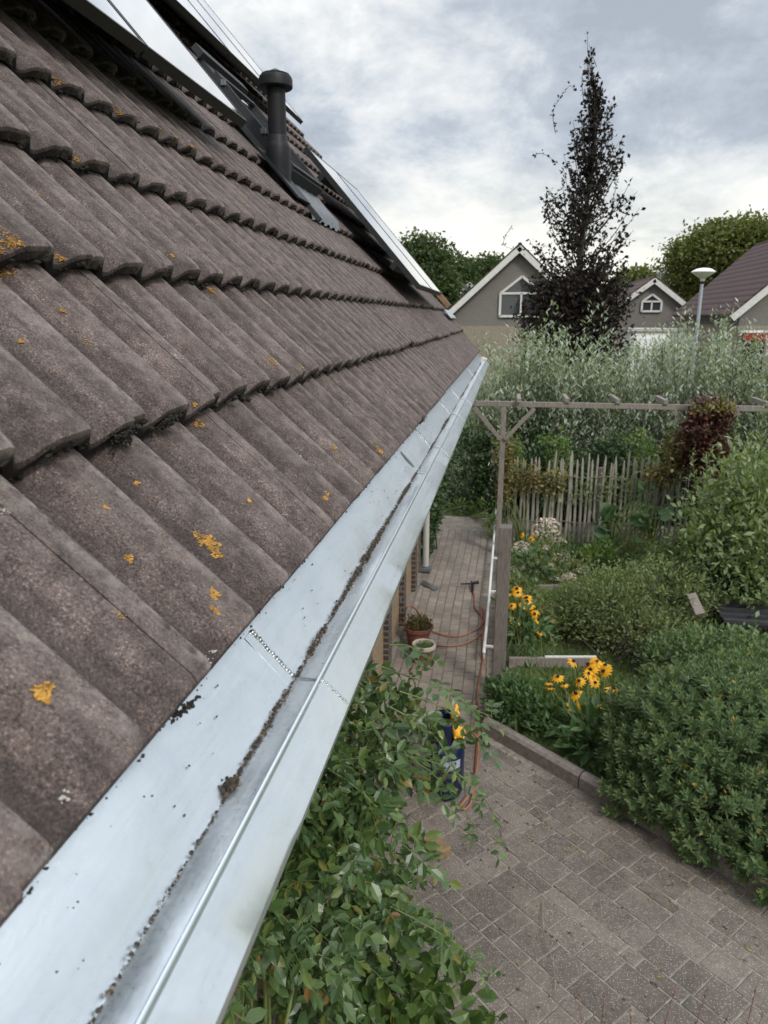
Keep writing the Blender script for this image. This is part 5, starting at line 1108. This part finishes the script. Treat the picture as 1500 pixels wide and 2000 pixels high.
# background trees
def tree(label, base, th, blobs, n, L, mat, group=None, clump=14, spread=1.1):
    t = thing('background_tree', label, 'tree', base, group); mb, sm = MB(), MB(); b0 = np.array(base)
    cl = []; vol = np.array([b[3] * b[4] * b[5] for b in blobs]) ** .66
    for b, c in zip(blobs, np.maximum(3, (n / clump * vol / vol.sum()).astype(int))):
        d = rdir(c, .15); r = .4 + .75 * rng.random(c) ** .7; cl.append(np.array(b[:3]) + d * r[:, None] * np.array(b[3:]))
    C = np.concatenate(cl); Q = np.repeat(C, clump, 0) + rng.normal(size=(len(C) * clump, 3)) * L * spread * np.array([1.7, 1.7, .8]); l = L * (.6 + .9 * rng.random(len(Q)))
    leaves(mb, Q, rdir(len(Q), .1), rdir(len(Q), .9), l, l * .6, T_LOW); mb.build('crown', mat, t)
    tr = spline([tuple(b0), tuple(b0 + np.array([.1, 0, th * .6])), tuple(b0 + np.array([0, 0, th]))], 6); sm.tube(tr, np.linspace(.05 * th, .02 * th, len(tr)), 8)
    for i in range(22): e = C[rng.integers(len(C))]; s = tr[int(len(tr) * (.4 + .55 * rng.random()))]; sm.tube([s, (s + e) / 2 + np.array([0, 0, .2]), e], [.014 * th, .009 * th, .004 * th], 5, caps=False)
    sm.build('trunk', bark_m, t); return t
def crown_at(px, py, rx, rz, Y, dy=None):
    c = at(px, py, Y); k = Y / 1450.; return (c[0], Y, c[2], rx * k, (dy or rx) * k, rz * k)
for lab, Y, bl_, n, m_ in (('large round dark green tree right above the roof verge', 60, [(828, 510, 44, 42), (815, 560, 60, 50), (850, 580, 40, 50)], 5200, L_tree),
        ('mid-green tree beside the large round one', 66, [(885, 535, 30, 30), (895, 575, 45, 40)], 3200, L_tree),
        ('lighter green tree behind the far pale houses', 72, [(925, 540, 28, 24), (930, 570, 40, 30)], 2600, L_tree2),
        ('green tree just left of the grey gabled house', 68, [(960, 530, 32, 26), (975, 560, 45, 30)], 2800, L_tree),
        ('small olive tree between the purple beech and the small house', 58, [(1243, 552, 26, 22), (1225, 580, 40, 26), (1200, 600, 30, 26)], 2800, L_tree2),
        ('large olive-green tree behind the plum roof at the right', 48, [(1400, 495, 70, 46), (1450, 475, 60, 42), (1360, 530, 50, 40), (1350, 575, 40, 40), (1490, 500, 50, 46), (1340, 500, 24, 22)], 9500, L_tree2)):
    B = [crown_at(*b, Y) for b in bl_]; c = B[0]; tree(lab, (c[0], Y, 0), max(2.5, c[2] - c[5] * .3), B, int(n * 3), .30 if Y > 50 else .22, m_, clump=14)
# a far tree line and grass
mb = MB(); n = 9000; x = -60 + 150 * rng.random(n); y = 95 + 25 * rng.random(n); hh = 4.2 + 1.6 * np.sin(x * .21) + 1.0 * np.sin(x * .57 + 1); P = np.stack([x, y, hh * rng.random(n) ** .6], 1); leaves(mb, P, rdir(n, .1), rdir(n, .8), .7 + .5 * rng.random(n), .45 + .3 * rng.random(n), T_LOW)
tag(mb.build('far_treeline', L_tree), 'distant line of trees along the horizon', 'trees', kind='stuff')
mb = MB(); n = 34000; P = np.stack([.25 + 4.2 * rng.random(n), 5.7 + 5.2 * rng.random(n), np.full(n, .055)], 1); k = ((P[:, :2] - K0) @ KN) > .2; P = P[k]; P = P[(noise_ := np.sin(P[:, 0] * 2.3 + 1) + np.cos(P[:, 1] * 1.9) + rng.normal(size=len(P)) * .5) > -.7]; n = len(P)
l = .06 + .10 * rng.random(n); leaves(mb, P, unit(rng.normal(size=(n, 3)) * .45 + np.array([0, 0, 1.])), rdir(n), l, l * .12, T_LOW)
tag(mb.build('garden_grass', grass_m), 'rough green grass and weeds between the bed plants', 'grass', kind='stuff')
